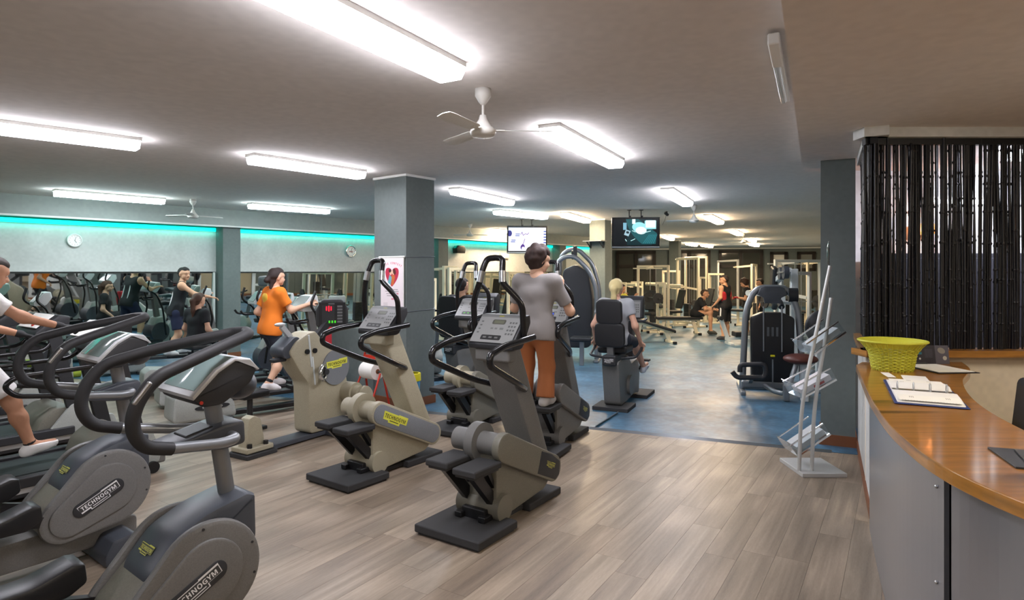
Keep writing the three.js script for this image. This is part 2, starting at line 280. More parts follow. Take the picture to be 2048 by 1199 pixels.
for (const [p, q, tint, label] of [
  [[-1.18, 2.32], [-0.36, 3.78], NEAR, 'largest bright ceiling light, nearest, cut by the top edge'],
  [ceil(1098, 247), ceil(1232, 318), NEAR, 'bright ceiling light behind the blades of the nearest fan'],
  [ceil(500, 307), ceil(724, 341), NEAR, 'ceiling light left of the main grey column, nearer of two'],
  [[-4.66, 4.8], [-3.52, 5.9], NEAR, 'bright ceiling light cut by the left edge'],
  [ceil(108, 378), ceil(328, 396), COOL, 'cool white ceiling light at far left above the cyan strip'],
  [ceil(498, 405), ceil(657, 417), COOL, 'cool white ceiling light near cyan strip, farther one left of main column'],
  [reach(ceil(895, 371), ceil(1020, 399), 1.8), ceil(1020, 399), NEAR, 'ceiling light just right of the main grey column top'],
  [reach(ceil(1322, 367), ceil(1375, 401), 1.9), ceil(1375, 401), NEAR, 'ceiling light above and right of the dark blue television'],
  [onLeft(7.0, 4.6), onLeft(8.6, 4.6), COOL, 'ceiling light half hidden by the main grey column'],
  [reach(ceil(1100, 415), ceil(1174, 437), 1.8), ceil(1174, 437), WARM, 'warm ceiling light between the two televisions'],
  [ceil(988, 456), reach(ceil(1060, 462), ceil(988, 456), 1.7), WARM, 'warm ceiling light behind the white-screen television'],
  [reach(ceil(1110, 468), ceil(1170, 478), 2), ceil(1170, 478), WARM, 'warm ceiling light left of the column with a shelf bracket'],
  [reach(ceil(1400, 420), ceil(1440, 440), 1.8), ceil(1440, 440), WARM, 'warm ceiling light beside the fan right of the dark television'],
  [reach(ceil(1452, 452), ceil(1480, 465), 1.8), ceil(1480, 465), WARM, 'warm ceiling light above the farthest fan'],
  [reach(ceil(1490, 470), ceil(1508, 480), 1.8), ceil(1508, 480), WARM, 'warm ceiling light right of the farthest fan'],
  [[10.4, 27.2], [11.3, 28.8], WARM, 'small farthest warm ceiling light near the far wall'],
  [reach(ceil(1322, 466), ceil(1344, 475), 2), ceil(1344, 475), WARM, 'warm ceiling light right beside the dark television'],
  [reach(ceil(1365, 482), ceil(1391, 488), 2), ceil(1391, 488), WARM, 'small warm ceiling light right of the far column'],
  [[8.6, 28.2], [9.5, 29.8], WARM, 'small warm ceiling light in front of the far windows'],
]) fitting(p, q, tint, label, 3.0, tint === WARM ? 1.9 : 1);
fitting([-6.6, 0.4], [-5.5, 1.6], NEAR, 'ceiling light behind the viewer, seen only as light'); fitting([-2.6, -1.6], [-1.8, -0.2], NEAR, 'ceiling light over the entrance behind the viewer');
// ---------- prints shared by the machines ----------
const badge = (g, w, h, fill, ink, edge) => {               // lettered badge with a stepped outline
  g.clearRect(0, 0, w, h); g.fillStyle = edge; g.beginPath(); g.moveTo(0, h * 0.08); g.lineTo(w * 0.6, h * 0.08); g.lineTo(w * 0.6, 0); g.lineTo(w, 0); g.lineTo(w, h * 0.72); g.lineTo(w * 0.72, h * 0.72); g.lineTo(w * 0.72, h); g.lineTo(w * 0.24, h); g.lineTo(w * 0.24, h * 0.84); g.lineTo(w * 0.03, h * 0.84); g.closePath(); g.fill();
  g.save(); g.clip(); g.fillStyle = fill; g.fillRect(w * 0.015, h * 0.14, w * 0.97, h * 0.56); g.fillRect(w * 0.26, h * 0.6, w * 0.44, h * 0.34); g.fillStyle = ink; g.font = `bold ${h * 0.5}px sans-serif`; g.textAlign = 'center'; g.textBaseline = 'middle'; g.fillText('TECHNOGYM', w / 2, h * 0.45, w * 0.92); g.fillRect(w * 0.3, h * 0.76, w * 0.36, h * 0.07); g.restore();
};
const badgeMat = (fill, ink, edge) => new THREE.MeshStandardMaterial({ map: canvasTexture(512, 144, (g, w, h) => badge(g, w, h, fill, ink, edge)), roughness: 0.5, alphaTest: 0.5 });
const BADGE_Y = badgeMat('#d9d94a', '#23241c', '#e2e25c'), BADGE_W = badgeMat('#3a3a3a', '#e9e9e9', '#e4e4e4'), BADGE_S = badgeMat('#4a4a3c', '#c4c458', '#c4c458');
const word = (text, color, w = 256, h = 64, font = 'bold') => new THREE.MeshStandardMaterial({ map: canvasTexture(w, h, (g) => { g.clearRect(0, 0, w, h); g.fillStyle = color; g.font = `${font} ${h * 0.8}px sans-serif`; g.textAlign = 'center'; g.textBaseline = 'middle'; g.fillText(text, w / 2, h / 2, w * 0.96); }), roughness: 0.5, alphaTest: 0.5 });
const WORD_WAVE = word('WAVE', '#5d5a54'), WORD_SYNCHRO = word('SYNCHRO', '#b9bcb6'), WORD_RUN = word('RUN RACE', '#2a2a2c', 320, 64, 'italic bold');
const FACE = (lit) => canvasTexture(384, 256, (g, w, h) => {
  g.fillStyle = '#b4b5b3'; g.fillRect(0, 0, w, h);
  g.fillStyle = '#8f9190'; g.fillRect(0, 0, w, 22); g.fillStyle = '#b9b24a'; g.fillRect(w * 0.44, 6, w * 0.12, 10);
  g.fillStyle = '#5d5f55'; g.beginPath(); g.roundRect(w * 0.34, 44, w * 0.32, 44, 14); g.fill(); g.fillStyle = '#7b7d68'; g.fillRect(w * 0.38, 52, w * 0.24, 28);
  if (lit) { g.fillStyle = lit; g.font = 'bold 34px monospace'; g.fillText('17', w * 0.45, 78); }
  g.fillStyle = '#6d6f6e'; for (let i = 0; i < 4; i++) { g.fillRect(26, 60 + i * 34, 20, 12); } for (let i = 0; i < 3; i++) for (let j = 0; j < 4; j++) g.fillRect(w * 0.76 + i * 26, 62 + j * 34, 17, 16);
  g.fillStyle = '#8b8d8b'; g.fillRect(w * 0.36, 120, 24, 14); g.fillRect(w * 0.46, 120, 24, 14); g.fillRect(w * 0.58, 118, 34, 18);
  g.fillStyle = '#303133'; g.beginPath(); g.roundRect(w * 0.22, 188, w * 0.48, 44, 10); g.fill(); g.fillStyle = lit || '#8a8c8a'; for (let i = 0; i < 3; i++) g.fillRect(w * 0.27 + i * w * 0.14, 202, w * 0.08, 14);
});
const FACE_OFF = printed(FACE(''), 0.4, { color: 0xc4c4c4 }), FACE_GREEN = printed(FACE('#5fdc3c'), 0.4, { color: 0xc4c4c4 });
const logo = (m, w, parent, ...t) => part('badge', print(w, w * 144 / 512, ...t), m, parent);

// ---------- wave gliders at the left front ----------
function waveGlider(label, at, a) {
  const o = thing('wave_glider', label, 'exercise machine', at, a);
  const rail = part('base_rail', [outline(soft([[-1.35, 0.06], [-1.42, 0.1], [-1.4, 0.2], [-0.2, 0.26], [0.02, 0.2], [0.02, 0.08], [-0.3, 0.07]], 0.05), 0.17, 0, 0.02)], K.taupe, o);
  part('lettering', print(0.24, 0.06, -0.86, 0.155, 0.088, 0, 0, 0.05), WORD_WAVE, rail);
  for (const x of [-0.13, -1.3]) part('foot', outline(soft([[x - 0.1, 0], [x - 0.1, 0.07], [x - 0.06, 0.15], [x + 0.06, 0.17], [x + 0.12, 0.1], [x + 0.12, 0]], 0.04), 0.56, 0, 0.02), K.hood, o);
  part('belly_cover', [outline(pillPoints(-0.165, 0.43, 0.2, -0.4, 0.31, 0.12), 0.3, 0, 0.02)], K.olive, o);
  for (const s of [-1, 1]) {
    const c = part('side_cover', [pill(-0.165, 0.44, 0.228, -0.40, 0.315, 0.132, 0.05, 0.165 * s, 0.018), pill(-0.175, 0.445, 0.15, -0.385, 0.32, 0.1, 0.02, 0.192 * s, 0.008)], K.taupe, o);
    const b = part('badge_plate', pill(-0.145, 0.455, 0.042, -0.33, 0.36, 0.042, 0.008, 0.204 * s, 0.003), K.dark, c); b.userData.label = 'dark oval plate with badge lettering';
    part('badge_print', print(0.235, 0.066, -0.2375, 0.4075, 0.2095 * s, 0, s > 0 ? 0 : Math.PI, s > 0 ? 0.474 : -0.474), BADGE_W, c);
    for (const [x, y] of [[-0.2, 0.645], [0.02, 0.52], [0.03, 0.38], [-0.35, 0.47]]) part('screw', cylz(0.006, 0.004, x, y, 0.191 * s, 8), K.dark, c);
  }
  const hood = part('top_hood', outline(soft([[-0.43, 0.36], [-0.4, 0.5], [-0.3, 0.62], [-0.15, 0.69], [0.03, 0.73], [0.075, 0.71], [0.08, 0.5], [0.0, 0.36]], 0.12), 0.27, 0, 0.03), K.hood, o);
  part('badge', print(0.12, 0.045, -0.358, 0.575, 0, -Math.PI / 2, 0, 0).applyMatrix4(new THREE.Matrix4()).translate(0.358, -0.575, 0).rotateY(-Math.PI / 2).rotateZ(rad(52)).translate(-0.355, 0.563, 0), BADGE_S, hood);
  part('post', [pipe([[0, 0.68, 0], [-0.04, 0.95, 0], [-0.09, 1.24, 0]], 0.037, 0.1, 16)], K.tube, o);
  const tray = part('tray', [outline(soft([[-0.3, 0.985], [-0.3, 1.0], [-0.06, 1.055], [0.035, 1.06], [0.04, 0.95], [-0.05, 0.94], [-0.22, 0.96]], 0.03), 0.2, 0, 0.015)], K.hood, o);
  part('tray_well', [rbox(0.13, 0.02, 0.13, 0.01, -0.155, 1.03, 0, 0, 0, 0.21)], K.dark, tray);
  // console: a bowed plate facing the rear and up
  const con = part('console', [outline(soft([[-0.225, 1.19], [-0.235, 1.215], [-0.13, 1.315], [-0.05, 1.355], [0.02, 1.345], [0.06, 1.30], [0.03, 1.24], [-0.1, 1.16], [-0.18, 1.16]], 0.04), 0.34, 0, 0.02)], K.dark, o);
  part('frame', [outline([[-0.232, 1.2], [-0.24, 1.217], [-0.135, 1.322], [-0.055, 1.362], [0.02, 1.353], [0.066, 1.3], [0.055, 1.295], [0.012, 1.342], [-0.05, 1.348], [-0.125, 1.305]], 0.352, 0, 0.006)], K.silverPlastic, con);
  part('screen', outline([[-0.222, 1.238], [-0.134, 1.3235], [-0.05, 1.3645], [-0.048, 1.361], [-0.132, 1.319], [-0.219, 1.234]], 0.3, 0, 0.001), mat(0x7d908e, 0.1), con);
  part('housing', ball(0.075, 0.045, 1.22, 0, 1, 1, 1.7), K.hood, con);
  part('button', cylz(0.008, 0.006, -0.2, 1.185, 0.172, 8), K.red, con);
  for (const s of [-1, 1]) {
    const z = (k) => k * s;
    part('lower_tube', pipe([[-0.04, 1.0, z(0.03)], [-0.03, 1.0, z(0.16)], [-0.12, 1.0, z(0.2)], [-0.36, 1.04, z(0.265)], [-0.4, 1.05, z(0.27)]], 0.023, 0.08, 14), K.tube, o);
    part('handlebar', pipe([[-0.36, 1.04, z(0.265)], [-0.47, 1.07, z(0.28)], [-0.515, 1.15, z(0.285)], [-0.5, 1.24, z(0.285)], [-0.43, 1.335, z(0.28)], [-0.23, 1.39, z(0.22)], [0.07, 1.455, z(0.07)], [0.09, 1.46, 0]], 0.0265, 0.07, 14), K.grip, o);
    part('pulse_pad', rbox(0.02, 0.1, 0.02, 0.008, -0.482, 1.285, z(0.3), 0, 0, rad(-38)), K.steel, o);
    const pedal = part('pedal', [outline(soft([[-1.02, 0.36], [-1.04, 0.42], [-0.98, 0.44], [-0.72, 0.445], [-0.58, 0.49], [-0.54, 0.48], [-0.53, 0.4], [-0.6, 0.36]].map(([x, y]) => [x, y - (s > 0 ? 0.02 : -0.05)]), 0.05), 0.16, z(0.2), 0.015)], K.black, o);
    part('pedal_arm', [bar([-0.36, 0.3, z(0.15)], [-0.62, 0.37, z(0.17)], 0.06, 0.05), bar([-0.8, 0.36, z(0.17)], [-1.25, 0.2, z(0.1)], 0.05, 0.05)], K.black, o);
  }
  return o;
}
const wave0 = waveGlider('wave glider with large bowed console, nearest machine, cut by the bottom edge', [-1.345, 2.954], 39);
const wave1 = waveGlider('second wave glider with rail lettering, in front of the treadmill runner', [-2.47, 4.03], 38);

// ---------- steppers ----------
function stepper(label, at, a, body, o2 = {}) {
  const o = thing('stepper', label, 'stepper', at, a);
  part('rear_plate', [rbox(0.44, 0.055, 0.54, 0.01, 0.22, 0.042, 0), box(0.4, 0.015, 0.5, 0.22, 0.008, 0)], K.rubber, o);
  part('front_plate', [rbox(0.46, 0.055, 0.34, 0.01, 0.98, 0.03, 0), box(0.42, 0.03, 0.22, 0.6, 0.03, 0)], K.rubber, o);
  part('bracket', [rbox(0.1, 0.04, 0.06, 0.008, 0.3, 0.09, 0.1), rbox(0.1, 0.04, 0.06, 0.008, 0.3, 0.09, -0.1), rbox(0.14, 0.08, 0.2, 0.01, 0.36, 0.1, 0)], K.black, o);
  part('body', outline(soft([[0.36, 0.1], [0.36, 0.52], [0.46, 0.56], [1.08, 0.34], [1.12, 0.2], [1.0, 0.1], [0.5, 0.06]], 0.06), 0.3, 0.0, 0.015), body, o);
  part('deck', outline(soft([[0.48, 0.5], [0.5, 0.56], [0.95, 0.44], [1.08, 0.36], [1.0, 0.33]], 0.02), 0.26, -0.03, 0.01), body, o);
  part('roller', cylz(0.092, 0.36, 0.42, 0.135, 0), body, o);
  part('hub', [cylz(0.078, 0.4, 0.39, 0.57, -0.01, 30), cylz(0.135, 0.07, 0.39, 0.57, -0.02, 36)], o2.hub || body, o);
  const arm = part('side_arm', pill(0.4, 0.555, 0.1, 1.05, 0.25, 0.1, 0.06, 0.175, 0.012), body, o);
  if (o2.fullPanel) {
    part('panel', pill(0.405, 0.55, 0.082, 1.04, 0.255, 0.082, 0.012, 0.204, 0.003), K.slate, arm);
    part('badge', print(0.3, 0.09, 0.56, 0.478, 0.2115, 0, 0, -0.437), BADGE_Y, arm);
  } else {
    part('panel', outline([[0.86, 0.425], [1.0, 0.37], [1.12, 0.29], [1.11, 0.19], [1.05, 0.165], [0.8, 0.275]], 0.012, 0.204, 0.003), K.dark, arm);
    part('badge', print(0.13, 0.045, 0.98, 0.295, 0.2115, 0, 0, -0.437), BADGE_S, arm);
  }
  for (const [s, dy] of [[-1, 0.02], [1, 0]]) {
    part('pedal', [rbox(0.3, 0.045, 0.19, 0.012, 0.19, 0.46 + dy, s * 0.115), rbox(0.27, 0.02, 0.16, 0.006, 0.19, 0.432 + dy, s * 0.115)], K.rubber, o);
    part('pedal_arm', [bar([0.14, 0.43 + dy, s * 0.115], [0.42, 0.14, s * 0.1], 0.075, 0.045), bar([0.27, 0.43 + dy, s * 0.115], [0.46, 0.16, s * 0.1], 0.03, 0.04)], K.black, o);
  }
  const col = part('column', outline(soft([[0.9, 0.4], [0.5, 1.2], [0.62, 1.27], [0.7, 1.22], [1.13, 0.3], [1.09, 0.24]], 0.03), 0.23, 0, 0.015), o2.column || body, o);
  const con = part('console', outline(soft([[0.49, 1.2], [0.485, 1.235], [0.66, 1.435], [0.72, 1.44], [0.73, 1.38], [0.62, 1.2]], 0.04), 0.39, 0, 0.015), K.dark, o);
  part('face', print(0.36, 0.245, 0, 0, 0, 0, -Math.PI / 2, 0).rotateZ(rad(-41.2)).translate(0.566, 1.342, 0), o2.lit ? FACE_GREEN : FACE_OFF, con);
  part('storage_box', rbox(0.11, 0.1, 0.3, 0.02, 0.56, 1.16, 0), body === K.beige ? K.beige : K.taupe, con);
  for (const s of [-1, 1]) {
    const z = s * 0.245;
    part('side_bar', pipe([[0.68, 1.285, z], [0.3, 1.255, z], [0.155, 1.215, z], [0.145, 1.15, z], [0.22, 1.11, z], [0.55, 0.965, z * 0.85], [0.74, 0.9, z * 0.55], [0.79, 0.88, z * 0.4]], 0.0235, 0.07, 14), K.gloss, o);
    part('upper_handle', pipe([[0.6, 1.28, s * 0.215], [0.58, 1.52, s * 0.215], [0.54, 1.6, s * 0.16], [0.5, 1.67, s * 0.1], [0.515, 1.76, s * 0.088], [0.55, 1.845, s * 0.07], [0.56, 1.85, 0]], 0.0225, 0.06, 14), K.gloss, o);
    part('pulse_grip', pipe([[0.501, 1.675, s * 0.1], [0.515, 1.755, s * 0.089]], 0.026, 0, 14), K.steel, o);
  }
  return o;
}
stepper('beige stepper with long grey badge panel, left of the poster column', [-1.505, 5.06], 36, K.beige, { fullPanel: true });
stepper('grey stepper standing nearest in the middle of the floor, nobody on it', [-0.43, 4.02], 34, K.olive, { column: K.taupe, hub: K.taupe });
stepper('unused olive stepper with green display, half hidden behind the nearest stepper', [-0.74, 6.63], 30, K.olive, { column: K.taupe, lit: 1, hub: K.beige });
const busyStepper = stepper('dark grey stepper used by the woman in orange trousers', [0.144, 5.85], 27, K.taupe, {});

// ---------- arm ergometer ----------
{
  const o = thing('arm_ergometer', 'beige arm ergometer with red digits on its black console', 'exercise machine', [-2.5, 5.98], 30);
  part('front_mat', [rbox(0.34, 0.04, 0.3, 0.008, 0.02, 0.02, 0)], K.rubber, o);
  part('rail', [rbox(1.5, 0.05, 0.2, 0.01, 0.85, 0.04, 0), rbox(0.5, 0.06, 0.62, 0.01, 1.1, 0.035, 0)], K.hood, o);
  part('rear_foot', [outline(soft([[-0.1, 0.08], [-0.06, 0.36], [0.0, 0.38], [0.07, 0.34], [0.12, 0.08]], 0.02), 0.12, 0, 0.01), rbox(0.3, 0.05, 0.24, 0.012, 0.02, 0.07, 0)], K.beige, o);
  for (const x of [-0.08, 0.1]) part('knob', cyl(0.022, 0.024, 0.04, x, 0.11, 0.09), K.black, o);
  const body = part('body', [outline(soft([[0.62, 0.07], [0.6, 0.6], [0.5, 0.72], [0.36, 0.94], [0.44, 1.04], [0.6, 1.12], [0.7, 1.13], [0.86, 0.96], [1.02, 0.86], [1.12, 0.7], [1.18, 0.4], [1.1, 0.07]], 0.06), 0.24, 0, 0.02)], K.beige, o);
  part('disc_cover', [cylz(0.19, 0.02, 0.97, 0.72, 0.125, 40)], K.slate, body);
  part('badge', print(0.3, 0.09, 0.98, 0.76, 0.1365, 0, 0, 0.06), BADGE_Y, body);
  part('slot', [rbox(0.022, 0.34, 0.02, 0.008, 0.62, 0.93, 0.118, 0, 0, 0.12), rbox(0.02, 0.3, 0.012, 0.008, 0.67, 0.72, 0.12, 0, 0, 0.12)], K.pale, body);
  for (const x of [0.575, 0.675]) part('knob', cylz(0.026, 0.03, x, 0.93, 0.125), K.black, body);
  part('pulley_cover', [pill(0.36, 0.95, 0.07, 0.46, 1.02, 0.07, 0.2, 0)], K.hood, o);
  part('upper_crank', [bar([0.47, 1.08, 0.0], [0.36, 1.2, 0.0], 0.05, 0.035), ball(0.04, 0.34, 1.22, 0, 1.6, 0.5, 0.8)], K.silverPlastic, o);
  part('hand_grip', rbox(0.16, 0.04, 0.08, 0.015, 0.3, 0.87, 0.02), K.dark, o);
  part('crank_ring', tf(new THREE.TorusGeometry(0.075, 0.022, 10, 28), 0.73, 0.7, 0.19, 0, 0.5, 0), K.chrome, o);
  part('crank_axle', cylz(0.03, 0.1, 0.78, 0.7, 0.15), K.dark, o);
  part('lower_drum', [cylz(0.11, 0.2, 1.14, 0.43, 0.16, 32), cylz(0.08, 0.1, 1.14, 0.43, 0.28)], K.beige, o);
  part('crank_arm', pill(1.2, 0.38, 0.12, 0.98, 0.1, 0.08, 0.05, 0.32), K.beige, o);
  part('crank_cover', bar([1.12, 0.28, 0.36], [0.98, 0.1, 0.36], 0.07, 0.03), K.dark, o);
  part('console_arm', bar([0.78, 1.02, 0], [0.98, 1.2, 0], 0.07, 0.05), K.dark, o);
  const con = part('console', outline(soft([[-0.17, -0.14], [-0.17, 0.06], [-0.1, 0.16], [0.1, 0.16], [0.17, 0.06], [0.17, -0.14]], 0.04), 0.09, 0, 0.02).rotateY(rad(-42)).translate(1.02, 1.29, 0.02), K.dark, o);
  const faceTex = canvasTexture(256, 256, (g) => { g.fillStyle = '#17181b'; g.fillRect(0, 0, 256, 256); g.fillStyle = '#2c2d31'; g.fillRect(30, 30, 120, 200); g.fillStyle = '#6b6d70'; for (let i = 0; i < 6; i++) g.fillRect(176, 34 + i * 34, 50, 22); g.fillRect(90, 8, 60, 14); });
  part('face', print(0.28, 0.25, 0, 0, 0.0462).rotateY(rad(-42)).translate(1.02, 1.29, 0.02), printed(faceTex, 0.4), con);
  part('red_digits', [[-0.06, 0.06], [-0.035, 0.06], [-0.012, 0.06]].map(([x, y], i) => box(0.012, i === 1 ? 0.06 : 0.045, 0.004, x, y, 0.048).rotateY(rad(-42)).translate(1.02, 1.29, 0.02)), glow(0xff1230, 2.2), con);
  part('green_digits', [-0.03, 0, 0.03].map((x) => box(0.016, 0.026, 0.004, x, -0.085, 0.048).rotateY(rad(-42)).translate(1.02, 1.29, 0.02)), glow(0x40d020, 1.2), con);
}

// ---------- recumbent bikes ----------
function pad(w, h, t, r) { const s = new THREE.Shape(); s.moveTo(-w / 2 + r, -h / 2); s.lineTo(w / 2 - r, -h / 2); s.quadraticCurveTo(w / 2, -h / 2, w / 2, -h / 2 + r); s.lineTo(w / 2, h / 2 - r); s.quadraticCurveTo(w / 2, h / 2, w / 2 - r, h / 2); s.lineTo(-w / 2 + r, h / 2); s.quadraticCurveTo(-w / 2, h / 2, -w / 2, h / 2 - r); s.lineTo(-w / 2, -h / 2 + r); s.quadraticCurveTo(-w / 2, -h / 2, -w / 2 + r, -h / 2); s.isShape = true; return outline(s, t, 0, 0.02).rotateY(Math.PI / 2); }
function recumbent(label, at, a, lit) {
  const o = thing('recumbent_bike', label, 'exercise bike', at, a);
  part('rear_plate', rbox(0.42, 0.05, 0.46, 0.008, 0.2, 0.026, 0), K.rubber, o);
  part('front_plate', rbox(0.5, 0.05, 0.5, 0.008, 1.2, 0.026, 0), K.rubber, o);
  part('body', [outline(soft([[0.12, 0.05], [0.0, 0.62], [0.5, 0.66], [0.66, 0.52], [1.0, 0.56], [1.12, 0.4], [1.08, 0.06], [0.8, 0.1], [0.42, 0.06]], 0.06), 0.22, 0, 0.015)], K.taupe, o);
  part('drum', [cylz(0.13, 0.3, 0.52, 0.26, 0, 32)], K.taupe, o);
  part('seat_box', [rbox(0.5, 0.13, 0.18, 0.02, 0.2, 0.64, 0)], K.dark, o);
  part('badge', print(0.12, 0.05, -0.056, 0.64, 0, 0, -Math.PI / 2, 0), BADGE_W, o);
  part('seat', [rbox(0.38, 0.09, 0.38, 0.035, 0.26, 0.76, 0)], K.padBlack, o);
  part('seat_post', [bar([0.06, 0.62, 0], [0.0, 0.98, 0], 0.06, 0.08)], K.tube, o);
  for (const [w, x, y] of [[0.38, 0, 0.96], [0.33, -0.035, 1.25]]) part('back_pad', pad(w, 0.31, 0.08, 0.08).rotateZ(0.1).translate(x, y, 0), K.padBlack, o);
  for (const s of [-1, 1]) { part('side_handle', pipe([[0.1, 0.66, s * 0.12], [0.12, 0.68, s * 0.3], [0.32, 0.74, s * 0.31], [0.42, 0.78, s * 0.31]], 0.017, 0.05), K.dark, o); part('crank', [bar([0.98, 0.4, s * 0.14], [0.98 + s * 0.1, 0.4 + s * 0.12, s * 0.16], 0.04, 0.02), rbox(0.1, 0.03, 0.1, 0.008, 0.98 + s * 0.1, 0.4 + s * 0.12, s * 0.21)], K.dark, o); }
  part('mast', [bar([1.02, 0.5, 0], [1.0, 1.1, 0], 0.12, 0.1)], K.dark, o);
  const con = part('console', [outline(soft([[0.9, 1.1], [0.93, 1.36], [0.99, 1.42], [1.06, 1.4], [1.04, 1.1]], 0.04), 0.4, 0, 0.02)], K.dark, o);
  part('face', print(0.34, 0.235, 0, 0, 0, 0, -Math.PI / 2, 0).rotateZ(rad(-7)).translate(0.9, 1.24, 0), lit ? FACE_GREEN : FACE_OFF, con);
  part('handlebar', pipe([[0.95, 1.1, -0.24], [0.78, 1.08, -0.24], [0.78, 1.08, 0.24], [0.95, 1.1, 0.24]], 0.018, 0.05), K.dark, o);
  return o;
}
recumbent('grey recumbent bike ridden by the blonde woman', [1.226, 7.83], 25, 1);
recumbent('recumbent bike behind the unused olive stepper, ridden by the dark-haired person', [-0.88, 8.95], 30, 0);

// ---------- treadmills ----------
function treadmill(label, at, a) {                           // local 0: middle of the front end, user at negative x
  const o = thing('treadmill', label, 'treadmill', at, a);
  part('deck', [rbox(1.95, 0.14, 0.74, 0.02, -1.05, 0.11, 0)], K.dark, o);
  part('belt', rbox(1.75, 0.012, 0.5, 0.005, -1.15, 0.186, 0), mat(0x263230, 0.7, 0, { map: speckMap }), o);
  for (const s of [-1, 1]) {
    const r = part('side_rail', rbox(1.9, 0.08, 0.09, 0.012, -1.05, 0.165, s * 0.37), K.dark, o);
    part('silver_strip', rbox(1.86, 0.055, 0.006, 0.002, -1.05, 0.105, s * 0.373), K.silverPlastic, r);
    part('lettering', print(0.34, 0.045, -1.15, 0.105, 0.3775 * s, 0, s > 0 ? 0 : Math.PI, 0), WORD_RUN, r);
    part('upright', [bar([-0.04, 0.14, s * 0.34], [-0.26, 1.12, s * 0.34], 0.11, 0.06)], K.dark, o);
    part('handrail', pipe([[-0.26, 1.08, s * 0.34], [-0.34, 0.98, s * 0.36], [-0.95, 0.96, s * 0.37], [-1.02, 0.9, s * 0.37], [-0.95, 0.82, s * 0.37], [-0.18, 0.7, s * 0.35]], 0.02, 0.06), K.gloss, o);
    part('wheel', [cylz(0.05, 0.03, 0.02, 0.05, s * 0.4)], K.black, o);
  }
  part('motor_hood', [outline(soft([[-0.42, 0.14], [-0.36, 0.3], [-0.24, 0.39], [-0.1, 0.4], [0.06, 0.2], [0.06, 0.08], [-0.3, 0.08]], 0.09), 0.66, 0, 0.03)], K.olive, o);
  for (const s of [-1, 1]) part('hood_end', outline(soft([[-0.36, 0.12], [-0.12, 0.42], [0.0, 0.43], [0.1, 0.16], [0.08, 0.08]], 0.06), 0.05, s * 0.36, 0.012), K.light, o);
  part('front_frame', [rbox(0.22, 0.12, 0.72, 0.02, 0.04, 0.12, 0)], K.taupe, o);
  part('cross_bar', [pipe([[-0.26, 1.0, -0.34], [-0.3, 1.02, 0], [-0.26, 1.0, 0.34]], 0.03, 0.1)], K.dark, o);
  const con = part('console', [outline(soft([[-0.42, 1.1], [-0.4, 1.16], [-0.2, 1.32], [-0.1, 1.3], [-0.12, 1.16], [-0.26, 1.06]], 0.04), 0.62, 0, 0.02)], K.dark, o);
  part('face', [rbox(0.2, 0.012, 0.5, 0.005, -0.305, 1.255, 0, 0, 0, rad(38.6))], K.paper, con);
  part('emergency_button', cyl(0.02, 0.02, 0.02, -0.36, 1.22, 0.12, 0, 0, rad(38)), K.red, con);
  return o;
}
const mill0 = treadmill('treadmill used by the man in white, lettered side rail toward the viewer', [-3.46, 5.66], 36);
twin(mill0, [-4.66, 6.6], 36, 'empty treadmill just behind the runner');
twin(mill0, [-5.9, 7.6], 37, 'farther treadmill at the left beyond the runner, towel on its rail');

